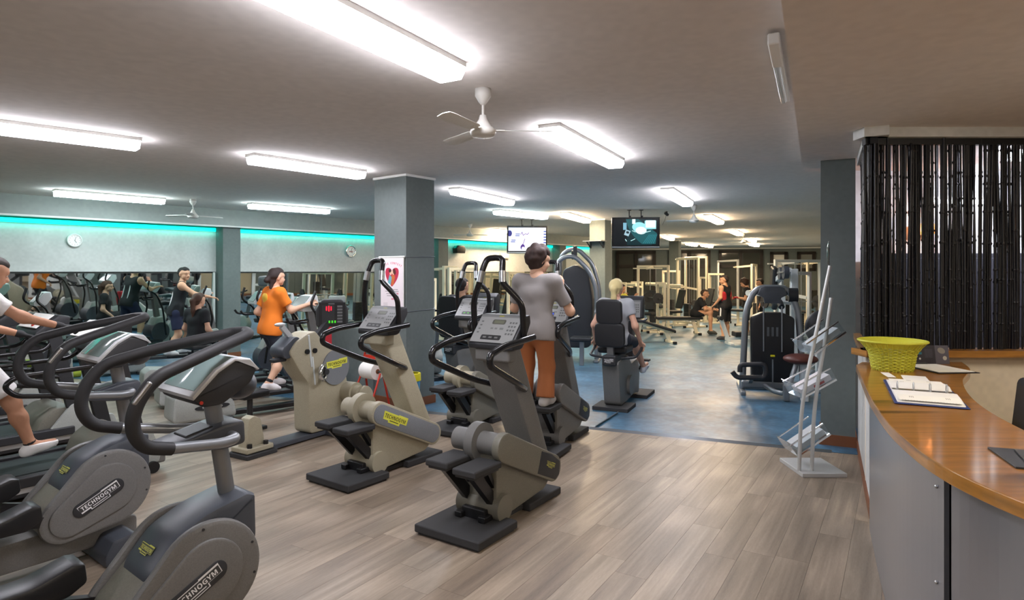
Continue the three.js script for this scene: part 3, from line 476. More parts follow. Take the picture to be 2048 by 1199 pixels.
// ---------- ellipticals ----------
function elliptical(label, at, a, phase = 0) {               // local 0: under the user; the rear housing is at negative x
  const o = thing('elliptical', label, 'elliptical trainer', at, a);
  const h = part('rear_housing', [outline(soft([[-1.2, 0.05], [-1.18, 0.33], [-1.1, 0.39], [-0.82, 0.36], [-0.55, 0.31], [-0.5, 0.05]], 0.08), 0.4, 0, 0.03)], K.light, o);
  for (const s of [-1, 1]) { const l = part('oval_plate', tf(new THREE.CylinderGeometry(1, 1, 1, 28), 0, 0, 0, Math.PI / 2).scale(0.19, 0.035, 0.006).rotateZ(0.02).translate(-0.78, 0.2, s * 0.202), K.dark, h); part('lettering', print(0.24, 0.034, -0.78, 0.2, s * 0.2065, 0, s > 0 ? 0 : Math.PI, 0), WORD_SYNCHRO, h); }
  part('base_frame', [rbox(1.5, 0.06, 0.1, 0.012, -0.05, 0.06, 0), rbox(0.1, 0.06, 0.6, 0.012, 0.66, 0.035, 0), rbox(0.1, 0.06, 0.5, 0.012, -0.6, 0.035, 0)], K.black, o);
  part('front_housing', [outline(soft([[0.46, 0.06], [0.4, 0.5], [0.5, 0.7], [0.62, 0.72], [0.78, 0.5], [0.8, 0.06]], 0.08), 0.26, 0, 0.03)], K.light, o);
  part('flywheel_cover', cylz(0.2, 0.3, 0.56, 0.4, 0, 32), K.hood, o);
  part('mast', [bar([0.58, 0.62, 0], [0.46, 1.3, 0], 0.09, 0.08)], K.taupe, o);
  const con = part('console', [outline(soft([[0.3, 1.24], [0.29, 1.28], [0.42, 1.44], [0.5, 1.45], [0.52, 1.36], [0.44, 1.24]], 0.04), 0.36, 0, 0.015)], K.pale, o);
  part('face', rbox(0.19, 0.008, 0.3, 0.003, 0.352, 1.364, 0, 0, 0, rad(50)), mat(0x8b9a98, 0.2), con);
  for (const s of [-1, 1]) {
    const sw = s * phase;
    part('moving_arm', pipe([[0.5 - sw * 0.3, 0.34, s * 0.24], [0.52, 0.9, s * 0.25], [0.42 + sw * 0.1, 1.2, s * 0.25], [0.26 + sw * 0.22, 1.32, s * 0.24], [0.32 + sw * 0.26, 1.5, s * 0.24]], 0.018, 0.08), K.gloss, o);
    part('fixed_handle', pipe([[0.46, 1.12, 0], [0.36, 1.1, s * 0.12], [0.14, 1.1, s * 0.17], [0.1, 1.16, s * 0.17]], 0.017, 0.06), K.gloss, o);
    part('pedal_bar', [bar([-0.85, 0.26, s * 0.16], [0.46 - sw * 0.25, 0.24 + sw * 0.05, s * 0.2], 0.045, 0.05)], K.dark, o);
    part('pedal', [rbox(0.36, 0.04, 0.15, 0.012, 0.03 - sw * 0.12, 0.275, s * 0.17), rbox(0.05, 0.08, 0.15, 0.012, 0.2 - sw * 0.12, 0.3, s * 0.17)], K.black, o);
  }
  return o;
}
const wE = [-3.0, 7.86];
elliptical('elliptical trainer ridden by the woman in the orange shirt', wE, 48, 0.5);
const mE = [-5.95, 11.15];
elliptical('elliptical trainer ridden by the man in the black tank top', mE, 56, 0.4);
const e2 = elliptical('unused elliptical trainer, middle of the three grey rear housings', [-3.62, 8.75], 52, 0.2);
twin(e2, [-4.3, 9.55], 52, 'unused elliptical trainer, farthest of the three grey rear housings');
twin(e2, [-7.4, 9.15], 44, 'unused elliptical trainer close to the mirror at far left');

// ---------- upright bikes ----------
function uprightBike(label, at, a, saddle = K.padBlack) {
  const o = thing('exercise_bike', label, 'exercise bike', at, a);
  part('base', [rbox(1.1, 0.06, 0.12, 0.012, 0.1, 0.05, 0), rbox(0.1, 0.06, 0.5, 0.012, -0.4, 0.035, 0), rbox(0.1, 0.06, 0.5, 0.012, 0.6, 0.035, 0)], K.dark, o);
  part('body', [outline(soft([[-0.22, 0.08], [-0.3, 0.36], [-0.18, 0.56], [0.1, 0.52], [0.3, 0.72], [0.46, 0.7], [0.55, 0.3], [0.46, 0.08]], 0.06), 0.2, 0, 0.025)], K.light, o);
  part('seat_post', [bar([-0.2, 0.5, 0], [-0.27, 0.84, 0], 0.06, 0.06)], K.tube, o);
  part('saddle', [outline(soft([[-0.42, 0.84], [-0.44, 0.91], [-0.34, 0.94], [-0.12, 0.9], [-0.08, 0.87], [-0.3, 0.84]], 0.04), 0.2, 0, 0.03)], saddle, o);
  part('mast', [bar([0.38, 0.68, 0], [0.3, 1.12, 0], 0.08, 0.08)], K.dark, o);
  const con = part('console', [outline(soft([[0.18, 1.08], [0.17, 1.12], [0.3, 1.28], [0.38, 1.28], [0.38, 1.16], [0.3, 1.08]], 0.04), 0.32, 0, 0.02)], K.light, o);
  part('face', rbox(0.18, 0.008, 0.27, 0.003, 0.235, 1.205, 0, 0, 0, rad(51)), mat(0x6f7f7c, 0.2), con);
  part('handlebar', pipe([[0.3, 1.1, -0.08], [0.1, 1.08, -0.24], [-0.02, 1.14, -0.25]], 0.017, 0.06), K.gloss, o); part('handlebar', pipe([[0.3, 1.1, 0.08], [0.1, 1.08, 0.24], [-0.02, 1.14, 0.25]], 0.017, 0.06), K.gloss, o);
  for (const s of [-1, 1]) part('crank', [bar([0.06, 0.34, s * 0.12], [0.06 + s * 0.1, 0.34 - s * 0.13, s * 0.14], 0.04, 0.02), rbox(0.1, 0.03, 0.1, 0.008, 0.06 + s * 0.1, 0.34 - s * 0.13, s * 0.19)], K.black, o);
  return o;
}
uprightBike('exercise bike near the mirror right of the ponytailed woman', [-4.3, 11.5], 40);
const bikeT = uprightBike('exercise bike with dark teal saddle behind the arm ergometer', [-2.95, 10.4], 200, K.padTeal);
twin(bikeT, [-1.35, 10.4], 30, 'exercise bike standing behind the poster column');
twin(bikeT, [-3.55, 12.6], 200, 'exercise bike close to the mirror left of the poster column');
{
  const o = thing('stool', 'low stool with a black padded seat beside the orange-shirted woman', 'stool', [-2.86, 6.82], 30);
  part('seat', rbox(0.34, 0.08, 0.26, 0.03, 0, 0.42, 0), K.padBlack, o); part('post', cyl(0.03, 0.03, 0.36, 0, 0.2, 0), K.dark, o); part('base', [rbox(0.4, 0.04, 0.08, 0.01, 0, 0.02, 0), rbox(0.08, 0.04, 0.34, 0.01, 0, 0.02, 0)], K.dark, o);
}
// ---------- reception ----------
function sheet(points, thick, y) { return new THREE.ExtrudeGeometry(new THREE.Shape(points.map(([x, D]) => new THREE.Vector2(x, D))), { depth: thick, bevelEnabled: true, bevelSize: 0.004, bevelThickness: 0.004, bevelOffset: -0.004, bevelSegments: 2 }).rotateX(-Math.PI / 2).translate(0, y, 0); }
const smooth2 = (pts, n) => new THREE.CatmullRomCurve3(pts.map(([x, D]) => v3(x, 0, D))).getPoints(n).map((p) => [p.x, p.z]);
const outer = smooth2([[2.6, 4.72], [2.32, 4.15], [1.96, 3.4], [1.68, 2.72], [1.55, 2.2], [1.58, 1.78], [1.76, 1.36], [2.1, 1.02], [2.6, 0.8]], 70);
const inner = smooth2([[2.82, 0.98], [2.72, 1.3], [2.4, 1.55], [2.2, 1.9], [2.17, 2.3], [2.28, 2.8], [2.5, 3.36], [2.9, 4.02], [3.3, 4.5], [3.5, 4.86]], 60);
{
  const o = thing('reception_counter', 'curved reception counter with brown wooden top and grey metal front', 'counter', [0, 0], 90);
  part('worktop', uvScaled(sheet([...outer, ...inner, [2.72, 4.86]], 0.045, 1.0), 0.8), K.counter, o);
  const shrink = (pts, d) => pts.map((p, i) => { const a = pts[Math.max(0, i - 1)], b = pts[Math.min(pts.length - 1, i + 1)], L = Math.hypot(b[0] - a[0], b[1] - a[1]); return [p[0] - (b[1] - a[1]) / L * d, p[1] + (b[0] - a[0]) / L * d]; });
  const ribbon = (pts, y0, y1) => sheet([...pts, ...shrink(pts, 0.018).reverse()], y1 - y0, y0);
  const face = shrink(outer, 0.055), cut = face.findIndex((p) => p[1] < 2.33), cut2 = face.findIndex((p) => p[1] < 1.3 && p[0] > 1.7);
  for (const [i, j] of [[7, cut - 1], [cut, cut2], [cut2 + 1, face.length - 1]]) { const p = face.slice(i, j + 1); const m = part('front_panel', ribbon(p, 0.004, 0.998), K.laminate, o); for (const y of [0.16, 0.55, 0.92]) { const q = p[p.length - 2]; part('screw', ball(0.007, q[0] - 0.004, y, -q[1], 1, 1, 1), K.steel, m); } }
  part('core', ribbon(shrink(face.slice(6), 0.03), 0.02, 0.99), K.dark, o);
}
// half-height wall with a wooden ledge below the bamboo
const BC = [2.78, 4.9], BA = 26.6;
{
  const w = structGroup('wall_half', BC, BA);
  part('wall_body', slab(1.45, 1.09, 0.1, 0.725, 0.545, 0.05), K.white, w); part('wall_end', slab(0.51, 0.99, 0.1, -0.255, 0.495, 0.05), K.white, w); part('skirting', box(1.98, 0.08, 0.012, 0.46, 0.04, -0.006), K.skirting, w);
  const f = structGroup('wall_half', BC, 90); part('wall_body', slab(6.1, 1.09, 0.1, 3.1, 0.545, -0.06), K.cream, f);
  const t = structGroup('trim_2', BC, 90); part('ledge', uvScaled(box(6.2, 0.05, 0.22, 3.05, 1.115, -0.02), 0.8), K.counter, t);
  const t3 = structGroup('trim_3', BC, BA); part('ledge', uvScaled(box(1.5, 0.05, 0.2, 0.72, 1.115, 0.06), 0.8), K.counter, t3);
  const c = structGroup('trim_4', BC, 90); part('beam', slab(6.2, 0.2, 0.16, 3.06, 2.9, -0.04), K.white, c); const c2 = structGroup('trim_5', BC, BA); part('beam', slab(1.5, 0.2, 0.16, 0.7, 2.9, 0.07), K.white, c2);
}
{
  const shapes = Array.from({ length: 7 }, (_, k) => {
    const r = 0.0055 + 0.0011 * k, prof = [[0.0001, 0]], H = 1.62; let y = 0;
    const knots = [0.1 + 0.06 * k % 0.2]; while (knots[knots.length - 1] < H - 0.2) knots.push(knots[knots.length - 1] + 0.2 + hash2(k, knots.length, 3) * 0.16);
    prof.push([r, 0]); for (const n of knots) prof.push([r * 0.97, n - 0.012], [r * 1.45, n - 0.004], [r * 1.45, n + 0.004], [r * 0.95, n + 0.012]); prof.push([r * 0.85, H], [0.0001, H]);
    const g = join(lathe(prof, 7)), p = g.attributes.position, ax = (hash2(k, 1, 8) - 0.5) * 0.02, az = (hash2(k, 2, 8) - 0.5) * 0.01;
    for (let i = 0; i < p.count; i++) { const b = Math.sin(p.getY(i) / H * Math.PI * 1.5); p.setX(i, p.getX(i) + ax * b); p.setZ(i, p.getZ(i) + az * b); }
    g.userData.shared = true; return g;
  });
  const mats = [mat(0x0d0d12, 0.5), mat(0x131219, 0.42), mat(0x09090d, 0.55)];
  const screen = (label, a, L, n, z) => {
    const o = thing('bamboo_screen', label, 'bamboo screen', BC, a, 1.14, 'bamboo screens round the reception');
    part('top_rail', [box(L, 0.05, 0.05, L / 2, 1.635, z)], mats[2], o);
    for (let k = 0; k < n; k++) { const m = part('bamboo_pole', shapes[Math.floor(hash2(k, n, 4) * 7)], mats[Math.floor(hash2(k, n, 5) * 3)], o); m.position.set((k + 0.5 + (hash2(k, n, 6) - 0.5) * 0.7) / n * L, 0, z + (hash2(k, n, 7) - 0.5) * 0.04); m.rotation.set((hash2(k, n, 9) - 0.5) * 0.012, hash2(k, n, 8) * 6, (hash2(k, n, 10) - 0.5) * 0.02); }
  };
  screen('wide black bamboo screen above the counter facing the viewer', 90, 2.1, 178, -0.04);
  screen('narrow side of the black bamboo screen running back to the column', BA, 1.44, 112, 0.05);
}
{ // cupboard behind the screen
  const o = thing('cupboard', 'tall dark cupboard showing as darkness behind the lower bamboo', 'cupboard', [5.6, 6.62], 90);
  part('body', rbox(3.4, 1.94, 0.5, 0.01, 0, 0.97, 0), mat(0x1d1c22, 0.6), o);
  for (let k = 0; k < 4; k++) { const d = part('door', rbox(0.82, 1.84, 0.02, 0.005, -1.26 + k * 0.84, 0.97, 0.262), mat(0x222128, 0.55), o); part('handle', rod([-1.26 + k * 0.84 + 0.34, 0.9, 0.285], [-1.26 + k * 0.84 + 0.34, 1.06, 0.285], 0.006, 8), K.steel, d); }
}
// lamps in the room behind the bamboo
fitting([4.55, 5.7], [5.9, 5.7], 0xe6ecff, 'ceiling light seen through the slits of the bamboo', 2.875, 2.4);
{
  const o = thing('wall_light', 'bright wall light seen as white slits through the bamboo', 'wall light', [5.0, 6.93], 90, 2.55);
  part('holder', box(0.7, 0.06, 0.05, 0, 0, 0), K.trimWhite, o); part('tube_light', cyl(0.025, 0.025, 0.66, 0, -0.03, 0.05, 0, 0, Math.PI / 2), glow(0xf4f6ff, 16), o);
  const l = new THREE.RectAreaLight(0xf4f6ff, 16, 0.64, 0.05); l.position.set(0, -0.03, 0.09); l.rotation.y = Math.PI; o.add(l);
  const q = thing('lamp', 'small orange lamp glowing behind the bamboo', 'lamp', [4.52, 6.88], 90, 2.22);
  part('lamp_shade', rbox(0.26, 0.12, 0.1, 0.03, 0, 0, 0), glow(0xff9a55, 3), q); const p = new THREE.PointLight(0xff9a55, 0.6); p.position.set(0, 0, 0.12); q.add(p);
}
{ // basket
  const o = thing('wicker_basket', 'yellow-green wicker basket on the counter end', 'basket', [2.72, 4.47], 90, 1.0496);
  const R = (y) => 0.125 + 0.03 * (y / 0.17) + (y > 0.12 ? ((y - 0.12) / 0.09) ** 1.3 * 0.055 : 0), wick = mat(0xc6c53a, 0.6), wick2 = mat(0xb2b030, 0.6);
  part('bottom', cyl(0.125, 0.125, 0.01, 0, 0.006, 0, 0, 0, 0, 36), wick2, o);
  for (let k = 0; k < 15; k++) { const y = 0.012 + k * 0.0105, pts = []; for (let i = 0; i <= 72; i++) { const a = i / 72 * 2 * Math.PI, r = R(y) + Math.sin(a * 18 + k * Math.PI) * 0.004; pts.push([r * Math.cos(a), y, r * Math.sin(a)]); } part('weave_strand', pipe(pts, 0.0052, 0, 5), k % 2 ? wick : wick2, o); }
  for (let k = 0; k < 36; k++) { const a = k / 36 * 2 * Math.PI; part('rib', pipe([0, 0.06, 0.12, 0.16, 0.205].map((y) => [R(y) * Math.cos(a), y, R(y) * Math.sin(a)]), 0.0045, 0.01, 5), wick, o); }
  part('flared_wall', lathe([[R(0.165), 0.165], [R(0.185), 0.185], [R(0.205), 0.205], [R(0.205) - 0.004, 0.205], [R(0.165) - 0.004, 0.165]], 40), wick, o);
  part('rim', tf(new THREE.TorusGeometry(R(0.208), 0.008, 8, 48), 0, 0.207, 0, Math.PI / 2), wick, o);
  const p = thing('paper_slips', 'white paper slips lying in the yellow basket', 'paper', [2.76, 4.45], 90, 1.2);
  part('slip', [tf(new THREE.BoxGeometry(0.16, 0.002, 0.12), 0, 0.0, 0, 0.3, 0.3, 0.15)], K.paper, p); part('slip', [tf(new THREE.BoxGeometry(0.13, 0.002, 0.1), 0.05, 0.02, 0.02, -0.4, 0.9, 0.25)], K.paper, p);
  part('folded_stack', box(0.12, 0.12, 0.1, -0.04, -0.08, 0), K.paper, p);
}
{ // clipboard, card, binder, magazines
  const lines = canvasTexture(256, 320, (g, w, h) => { g.fillStyle = '#efece2'; g.fillRect(0, 0, w, h); g.fillStyle = '#b9b6ae'; for (let y = 40; y < 300; y += 16) g.fillRect(24, y, 150 + 50 * hash2(y, 1, 1), 2); });
  const o = thing('clipboard', 'brown clipboard holding a blank form on the counter', 'clipboard', [3.06, 4.5], 90, 1.0496);
  part('board', rbox(0.3, 0.006, 0.42, 0.003, 0, 0.004, 0, 0, 0.06, 0), K.brown, o); part('sheet', tf(new THREE.BoxGeometry(0.26, 0.003, 0.36), 0, 0.009, 0.005, 0, 0.06, 0), printed(lines, 0.85), o); part('clip', rbox(0.1, 0.015, 0.03, 0.005, 0.0, 0.016, -0.185, 0, 0.06, 0), K.dark, o);
  const cardT = canvasTexture(256, 140, (g) => { g.fillStyle = '#34323a'; g.fillRect(0, 0, 256, 140); g.fillStyle = '#585660'; g.fillRect(150, 0, 106, 140); g.fillStyle = '#8d8880'; g.beginPath(); g.ellipse(200, 40, 30, 22, 0.4, 0, 7); g.fill(); g.fillStyle = '#b5b0a6'; g.beginPath(); g.arc(222, 96, 16, 0, 7); g.fill(); g.fillStyle = '#2f6d84'; g.fillRect(10, 50, 36, 18); g.fillStyle = '#c9c9c9'; g.beginPath(); g.arc(28, 100, 8, 0, 7); g.fill(); g.strokeStyle = '#6f7480'; for (let i = 0; i < 6; i++) { g.strokeRect(70 + i * 10, 30, 7, 60); } });
  const c = thing('photo_card', 'dark photo card leaning on the wall behind the basket', 'card', [3.2, 4.76], 90, 1.0498);
  part('card', box(0.25, 0.14, 0.006, 0, 0.069, 0, -0.16, 0, 0), printed(cardT, 0.4), c); part('rear_stand', box(0.1, 0.1, 0.004, 0, 0.049, -0.03, 0.22, 0, 0), K.dark, c);
  const b = thing('ring_binder', 'open ring binder with blue cover and white pages on the counter', 'binder', [2.36, 3.6], 27, 1.0496);
  const page = (k) => canvasTexture(256, 320, (g, w, h) => { g.fillStyle = '#f1eee4'; g.fillRect(0, 0, w, h); g.fillStyle = '#a8a69e'; for (let i = 0; i < 20; i++) g.fillRect(8, 14 + i * 15, 5, 5); g.fillStyle = '#aaa59b'; for (const [x, y] of k) for (let j = 0; j < 3; j++) g.fillRect(x, y + j * 9, 40, 4); });
  for (const [s, spots] of [[-1, [[80, 60], [170, 200], [90, 250]]], [1, [[90, 60], [60, 160], [180, 230], [190, 110]]]]) {
    part('cover', rbox(0.4, 0.004, 0.33, 0.002, s * 0.205, 0.004, 0), mat(0x26376f, 0.5), b);
    part('page_block', tf(outline([[0.0, 0.006], [0.0, 0.012], [0.12, 0.03], [0.25, 0.024], [0.37, 0.012], [0.375, 0.007]].map(([x, y]) => [x * s, y]), 0.3, 0, 0.001), 0, 0, 0), K.paper, b);
    const m = part('printed_page', tf(new THREE.PlaneGeometry(0.24, 0.28), s * 0.25, 0.027, 0, -Math.PI / 2, 0, 0).rotateZ(0), printed(page(spots), 0.85), b); m.rotation.z = s * -0.035; m.position.y = 0.006;
  }
  part('ring_bar', rbox(0.05, 0.012, 0.3, 0.004, 0, 0.012, 0), K.steel, b);
  for (const z of [-0.12, -0.04, 0.04, 0.12]) part('ring', tf(new THREE.TorusGeometry(0.03, 0.003, 6, 18), 0, 0.03, z), K.steel, b);
  const slipT = thing('paper_sheets', 'loose paper sheets tucked under the far end of the binder', 'paper', [2.62, 4.12], 27, 1.0496); part('sheet', box(0.2, 0.002, 0.14, 0, 0.002, 0.03), K.paper, slipT); part('sheet', box(0.12, 0.002, 0.05, 0.0, 0.012, -0.12, 0, 0.3, 0.1), K.paper, slipT);
  const magT = (s) => canvasTexture(200, 280, (g, w, h) => { g.fillStyle = '#2a2a2c'; g.fillRect(0, 0, w, h); g.fillStyle = s ? '#4a4642' : '#3b3a3a'; g.fillRect(0, 0, w, h * 0.4); g.fillStyle = '#7b6a58'; g.beginPath(); g.ellipse(w * 0.4, h * 0.6, 14, 30, 0.5, 0, 7); g.fill(); g.fillStyle = '#9a9a42'; g.fillRect(w * 0.5, h * 0.58, 60, 12); });
  [[1.93, 2.32, 20, 0], [1.97, 2.26, 28, 1], [2.0, 2.2, 34, 0]].forEach(([x, D, a, s], k) => { const m = thing('magazine', ['dark magazine at the bottom of the fanned pile on the counter', 'dark magazine in the middle of the fanned pile on the counter', 'dark magazine on top of the fanned pile on the counter'][k], 'magazine', [x, D], a, 1.0496 + k * 0.0066, 'magazines on the counter'); part('pages', box(0.27, 0.005, 0.19, 0, 0.003, 0), K.rubber, m); part('cover', [box(0.272, 0.001, 0.192, 0, 0.006, 0)], printed(magT(s), 0.3), m); });
  const ch = thing('office_chair', 'black office chair behind the counter, cut by the right edge', 'chair', [2.74, 3.62], -60);
  part('backrest', rbox(0.09, 0.5, 0.46, 0.04, -0.2, 0.88, 0, 0, 0, 0.1), K.padBlack, ch); part('seat', rbox(0.48, 0.09, 0.48, 0.04, 0.02, 0.52, 0), K.padBlack, ch); part('post', cyl(0.03, 0.03, 0.4, 0, 0.28, 0), K.dark, ch); part('back_support', bar([-0.1, 0.5, 0], [-0.22, 0.8, 0], 0.05, 0.02), K.dark, ch);
  for (let k = 0; k < 5; k++) { const a = k / 5 * 2 * Math.PI; part('base_spoke', bar([0, 0.1, 0], [0.28 * Math.cos(a), 0.06, 0.28 * Math.sin(a)], 0.04, 0.03), K.dark, ch); part('castor', ball(0.03, 0.28 * Math.cos(a), 0.03, 0.28 * Math.sin(a)), K.black, ch); }
}
{ // leaflet stand
  const o = thing('leaflet_stand', 'silver leaflet stand with tilted clear trays beside the column', 'leaflet stand', [2.63, 5.6], 90);
  part('base_plate', [rbox(0.38, 0.035, 0.46, 0.004, 0.03, 0.018, 0.06)], K.rackSilver, o);
  part('upright', pipe([[-0.15, 0.03, 0.2], [-0.13, 0.62, 0.2], [0.03, 1.3, 0.17], [0.16, 1.8, 0.12]], 0.016, 0.3, 12), K.rackSilver, o);
  part('upright', pipe([[-0.04, 0.03, 0.2], [-0.02, 0.62, 0.2], [0.1, 1.2, 0.17], [0.17, 1.52, 0.12]], 0.016, 0.3, 12), K.rackSilver, o);
  part('thin_rod', pipe([[0.16, 1.46, 0.1], [0.155, 2.0, 0.1]], 0.005, 0, 8), K.chrome, o); part('flag_blade', outline([[0.148, 1.8], [0.142, 1.95], [0.155, 2.02], [0.165, 1.95], [0.163, 1.8]], 0.004, 0.1, 0.001), K.chrome, o);
  for (const [x, y, t, k] of [[0.085, 1.18, 0.62, 0], [0.0, 0.79, 0.5, 1], [-0.05, 0.3, 0.6, 2]]) {
    const tr = part('tray', [box(0.34, 0.004, 0.26, 0, -0.06, 0), box(0.34, 0.11, 0.004, 0, -0.01, 0.13), box(0.34, 0.11, 0.004, 0, -0.01, -0.13), box(0.004, 0.14, 0.26, -0.17, 0.01, 0)].map((g) => tf(g, x, y, 0.06, 0, 0, t)), K.clear, o);
    part('tray_edge', [rbox(0.34, 0.012, 0.012, 0.003, 0, 0.05, 0.13), rbox(0.34, 0.02, 0.016, 0.004, 0, -0.06, 0.13), rbox(0.34, 0.012, 0.012, 0.003, 0, 0.05, -0.13)].map((g) => tf(g, x, y, 0.06, 0, 0, t)), K.chrome, tr);
    const lf = thing('leaflets', ['thin bundle of pale leaflets in the top tray of the stand', 'bundle of red and white leaflets in the middle tray of the stand', 'few pale leaflets in the bottom tray of the stand'][k], 'leaflets', [2.63 + x, 5.54], 90, y);
    part('leaflet_stack', tf(rbox(0.28, 0.05, 0.2, 0.004, 0.01, -0.03, 0), 0, 0, 0, 0, 0, t), mat(k === 1 ? 0xd8cfd0 : 0xb9bcbd, 0.6), lf);
    if (k === 1) part('red_print', tf(box(0.1, 0.02, 0.002, 0.03, -0.035, 0.102), 0, 0, 0, 0, 0, t), K.redPad, lf);
  }
}
fitting([1.5, -1.3], [2.2, 0.1], 0xfff0dc, 'ceiling light above the counter behind the viewer', 2.875, 1.0); fitting([3.15, 1.9], [3.75, 3.2], 0xfff0dc, 'ceiling light over the reception desk outside the picture', 2.875, 0.9);
// ---------- ceiling fans, televisions, wall things ----------
function fan(label, D, px, turn, h = 3.0) {
  const o = thing('ceiling_fan', label, 'ceiling fan', [side(px, D), D], 90, h, 'ceiling fans');
  part('canopy', lathe([[0.0001, 0], [0.055, 0], [0.055, -0.05], [0.03, -0.09], [0.014, -0.11], [0.0001, -0.11]], 24), K.fan, o); part('ceiling_gap', cyl(0.05, 0.05, 0.012, 0, -0.004, 0), K.dark, o);
  part('rod', cyl(0.009, 0.009, 0.1, 0, -0.15, 0), K.fan, o);
  part('motor', lathe([[0.0001, -0.18], [0.022, -0.18], [0.03, -0.21], [0.06, -0.255], [0.085, -0.275], [0.09, -0.3], [0.075, -0.325], [0.0001, -0.335]], 28), K.fan, o);
  for (let k = 0; k < 3; k++) {
    const a = rad(turn) + k * 2 * Math.PI / 3, b = outline([[0.1, -0.045], [0.13, -0.055], [0.44, -0.062], [0.5, -0.05], [0.515, 0], [0.5, 0.045], [0.44, 0.05], [0.13, 0.045], [0.1, 0.035]], 0.005, 0, 0.001).rotateX(-Math.PI / 2).rotateX(0.2).translate(0, -0.283, 0);
    const m = part('blade', b, K.fan, o); m.rotation.y = a;
    const n = part('blade_arm', rbox(0.1, 0.012, 0.03, 0.004, 0.1, -0.285, 0), K.fan, o); n.rotation.y = a;
  }
  return o;
}
fan('nearest ceiling fan, large in front of the bright light', 4.28, 966, 4);
fan('ceiling fan near the cyan strip at the left', 10.8, 386, 50);
fan('small ceiling fan right of the main column near the cyan strip', 16.3, 940, 30);
fan('ceiling fan just right of the dark blue television', 11.75, 1388, 40);
fan('smallest and farthest ceiling fan above the weights area', 20.4, 1486, 15);

function television(label, px, py, D, w, h, tex, power, turn) {
  const o = thing('television', label, 'television', [side(px, D), D], 90 + turn, high(py, D), 'televisions hung from the ceiling');
  part('casing', rbox(w, h, 0.08, 0.015, 0, 0, 0, 0.1), K.gloss, o);
  part('bezel_strip', rbox(w * 0.98, 0.03, 0.084, 0.008, 0, -h / 2 + 0.02, 0.004, 0.1), K.tube, o);
  part('screen', tf(new THREE.PlaneGeometry(w * 0.93, h * 0.84), 0, 0.012, 0.0425).applyMatrix4(new THREE.Matrix4().makeRotationX(0.1)), show(tex, power), o);
  const up = 3.0 - high(py, D);
  for (const s of [-0.12, 0.12]) { part('hanger', [rod([s, 0, -0.06], [s, up, -0.06], 0.012), box(0.03, up * 0.4, 0.012, s + 0.02, up * 0.55, -0.06)], K.dark, o); part('ceiling_plate', box(0.08, 0.012, 0.08, s, up - 0.006, -0.06), K.dark, o); }
  const l = new THREE.RectAreaLight(0xdfe8ff, power * 0.4, w * 0.9, h * 0.8); l.position.set(0, 0, 0.07); l.rotation.y = Math.PI; o.add(l);
}
const tv1 = canvasTexture(320, 200, (g, w, h) => {
  g.fillStyle = '#eef1fb'; g.fillRect(0, 0, w, h); g.fillStyle = '#cfe0f6'; g.fillRect(0, 0, 130, 40); g.fillStyle = '#2c2c70'; g.beginPath(); g.ellipse(10, 50, 20, 26, 0, 0, 7); g.fill();
  g.fillStyle = '#3b4f9c'; for (const [x, y] of [[60, 52], [58, 66], [24, 104], [20, 118]]) g.fillRect(x, y, 38, 7); for (let i = 0; i < 5; i++) g.fillRect(300, 28 + i * 24, 20, 10);
  g.strokeStyle = '#6a4a8c'; g.lineWidth = 5; g.beginPath(); g.moveTo(104, 60); g.lineTo(116, 40); g.lineTo(126, 66); g.lineTo(146, 52); g.lineTo(160, 60); g.lineTo(176, 42); g.stroke(); g.beginPath(); g.moveTo(140, 96); g.lineTo(130, 130); g.lineTo(118, 150); g.stroke();
  g.fillStyle = '#4a2f78'; g.beginPath(); g.ellipse(122, 166, 18, 24, 0.2, 0, 7); g.fill(); g.fillStyle = '#f4f4ff'; g.beginPath(); g.ellipse(126, 178, 12, 14, 0, 0, 7); g.fill(); g.fillStyle = '#b9a6d8'; g.beginPath(); g.ellipse(206, 184, 40, 16, 0, 0, 7); g.fill();
});
const tv2 = canvasTexture(360, 220, (g, w, h) => {
  g.fillStyle = '#071015'; g.fillRect(0, 0, w, h); g.fillStyle = '#0c2b30'; g.fillRect(110, 0, 200, h);
  g.fillStyle = '#1d5a60'; g.beginPath(); g.moveTo(100, 0); g.quadraticCurveTo(120, 120, 230, 210); g.lineTo(340, 210); g.lineTo(350, 120); g.lineTo(200, 0); g.fill();
  g.fillStyle = '#9fe8ee'; g.beginPath(); g.ellipse(210, 70, 60, 44, 0.2, 0, 7); g.fill(); g.fillRect(250, 14, 92, 70); g.fillStyle = '#f2ffff'; g.fillRect(258, 10, 80, 62); g.beginPath(); g.ellipse(222, 96, 44, 32, 0.1, 0, 7); g.fill(); g.fillRect(150, 0, 26, 40);
  g.fillStyle = '#a9c9d6'; g.save(); g.translate(112, 116); g.rotate(0.35); g.fillRect(-20, -24, 40, 48); g.fillStyle = '#12262c'; g.fillRect(-10, -14, 22, 18); g.restore();
  g.fillStyle = '#7fb6cc'; g.fillRect(78, 30, 28, 60); g.strokeStyle = '#c6f4f6'; g.lineWidth = 6; for (const [a, b, c, d] of [[140, 184, 176, 166], [96, 168, 108, 188], [230, 120, 300, 100], [180, 110, 150, 96]]) { g.beginPath(); g.moveTo(a, b); g.lineTo(c, d); g.stroke(); }
  g.strokeStyle = '#2c7d86'; for (let i = 0; i < 6; i++) { g.beginPath(); g.moveTo(240 + i * 16, 206); g.lineTo(290 + i * 12, 130); g.stroke(); }
});
television('hung television with a bright white picture', 1054, 479, 14.9, 0.96, 0.66, tv1, 1.6, -4);
television('hung television with a dark teal picture', 1271, 465, 12.6, 0.96, 0.62, tv2, 1.1, 4);

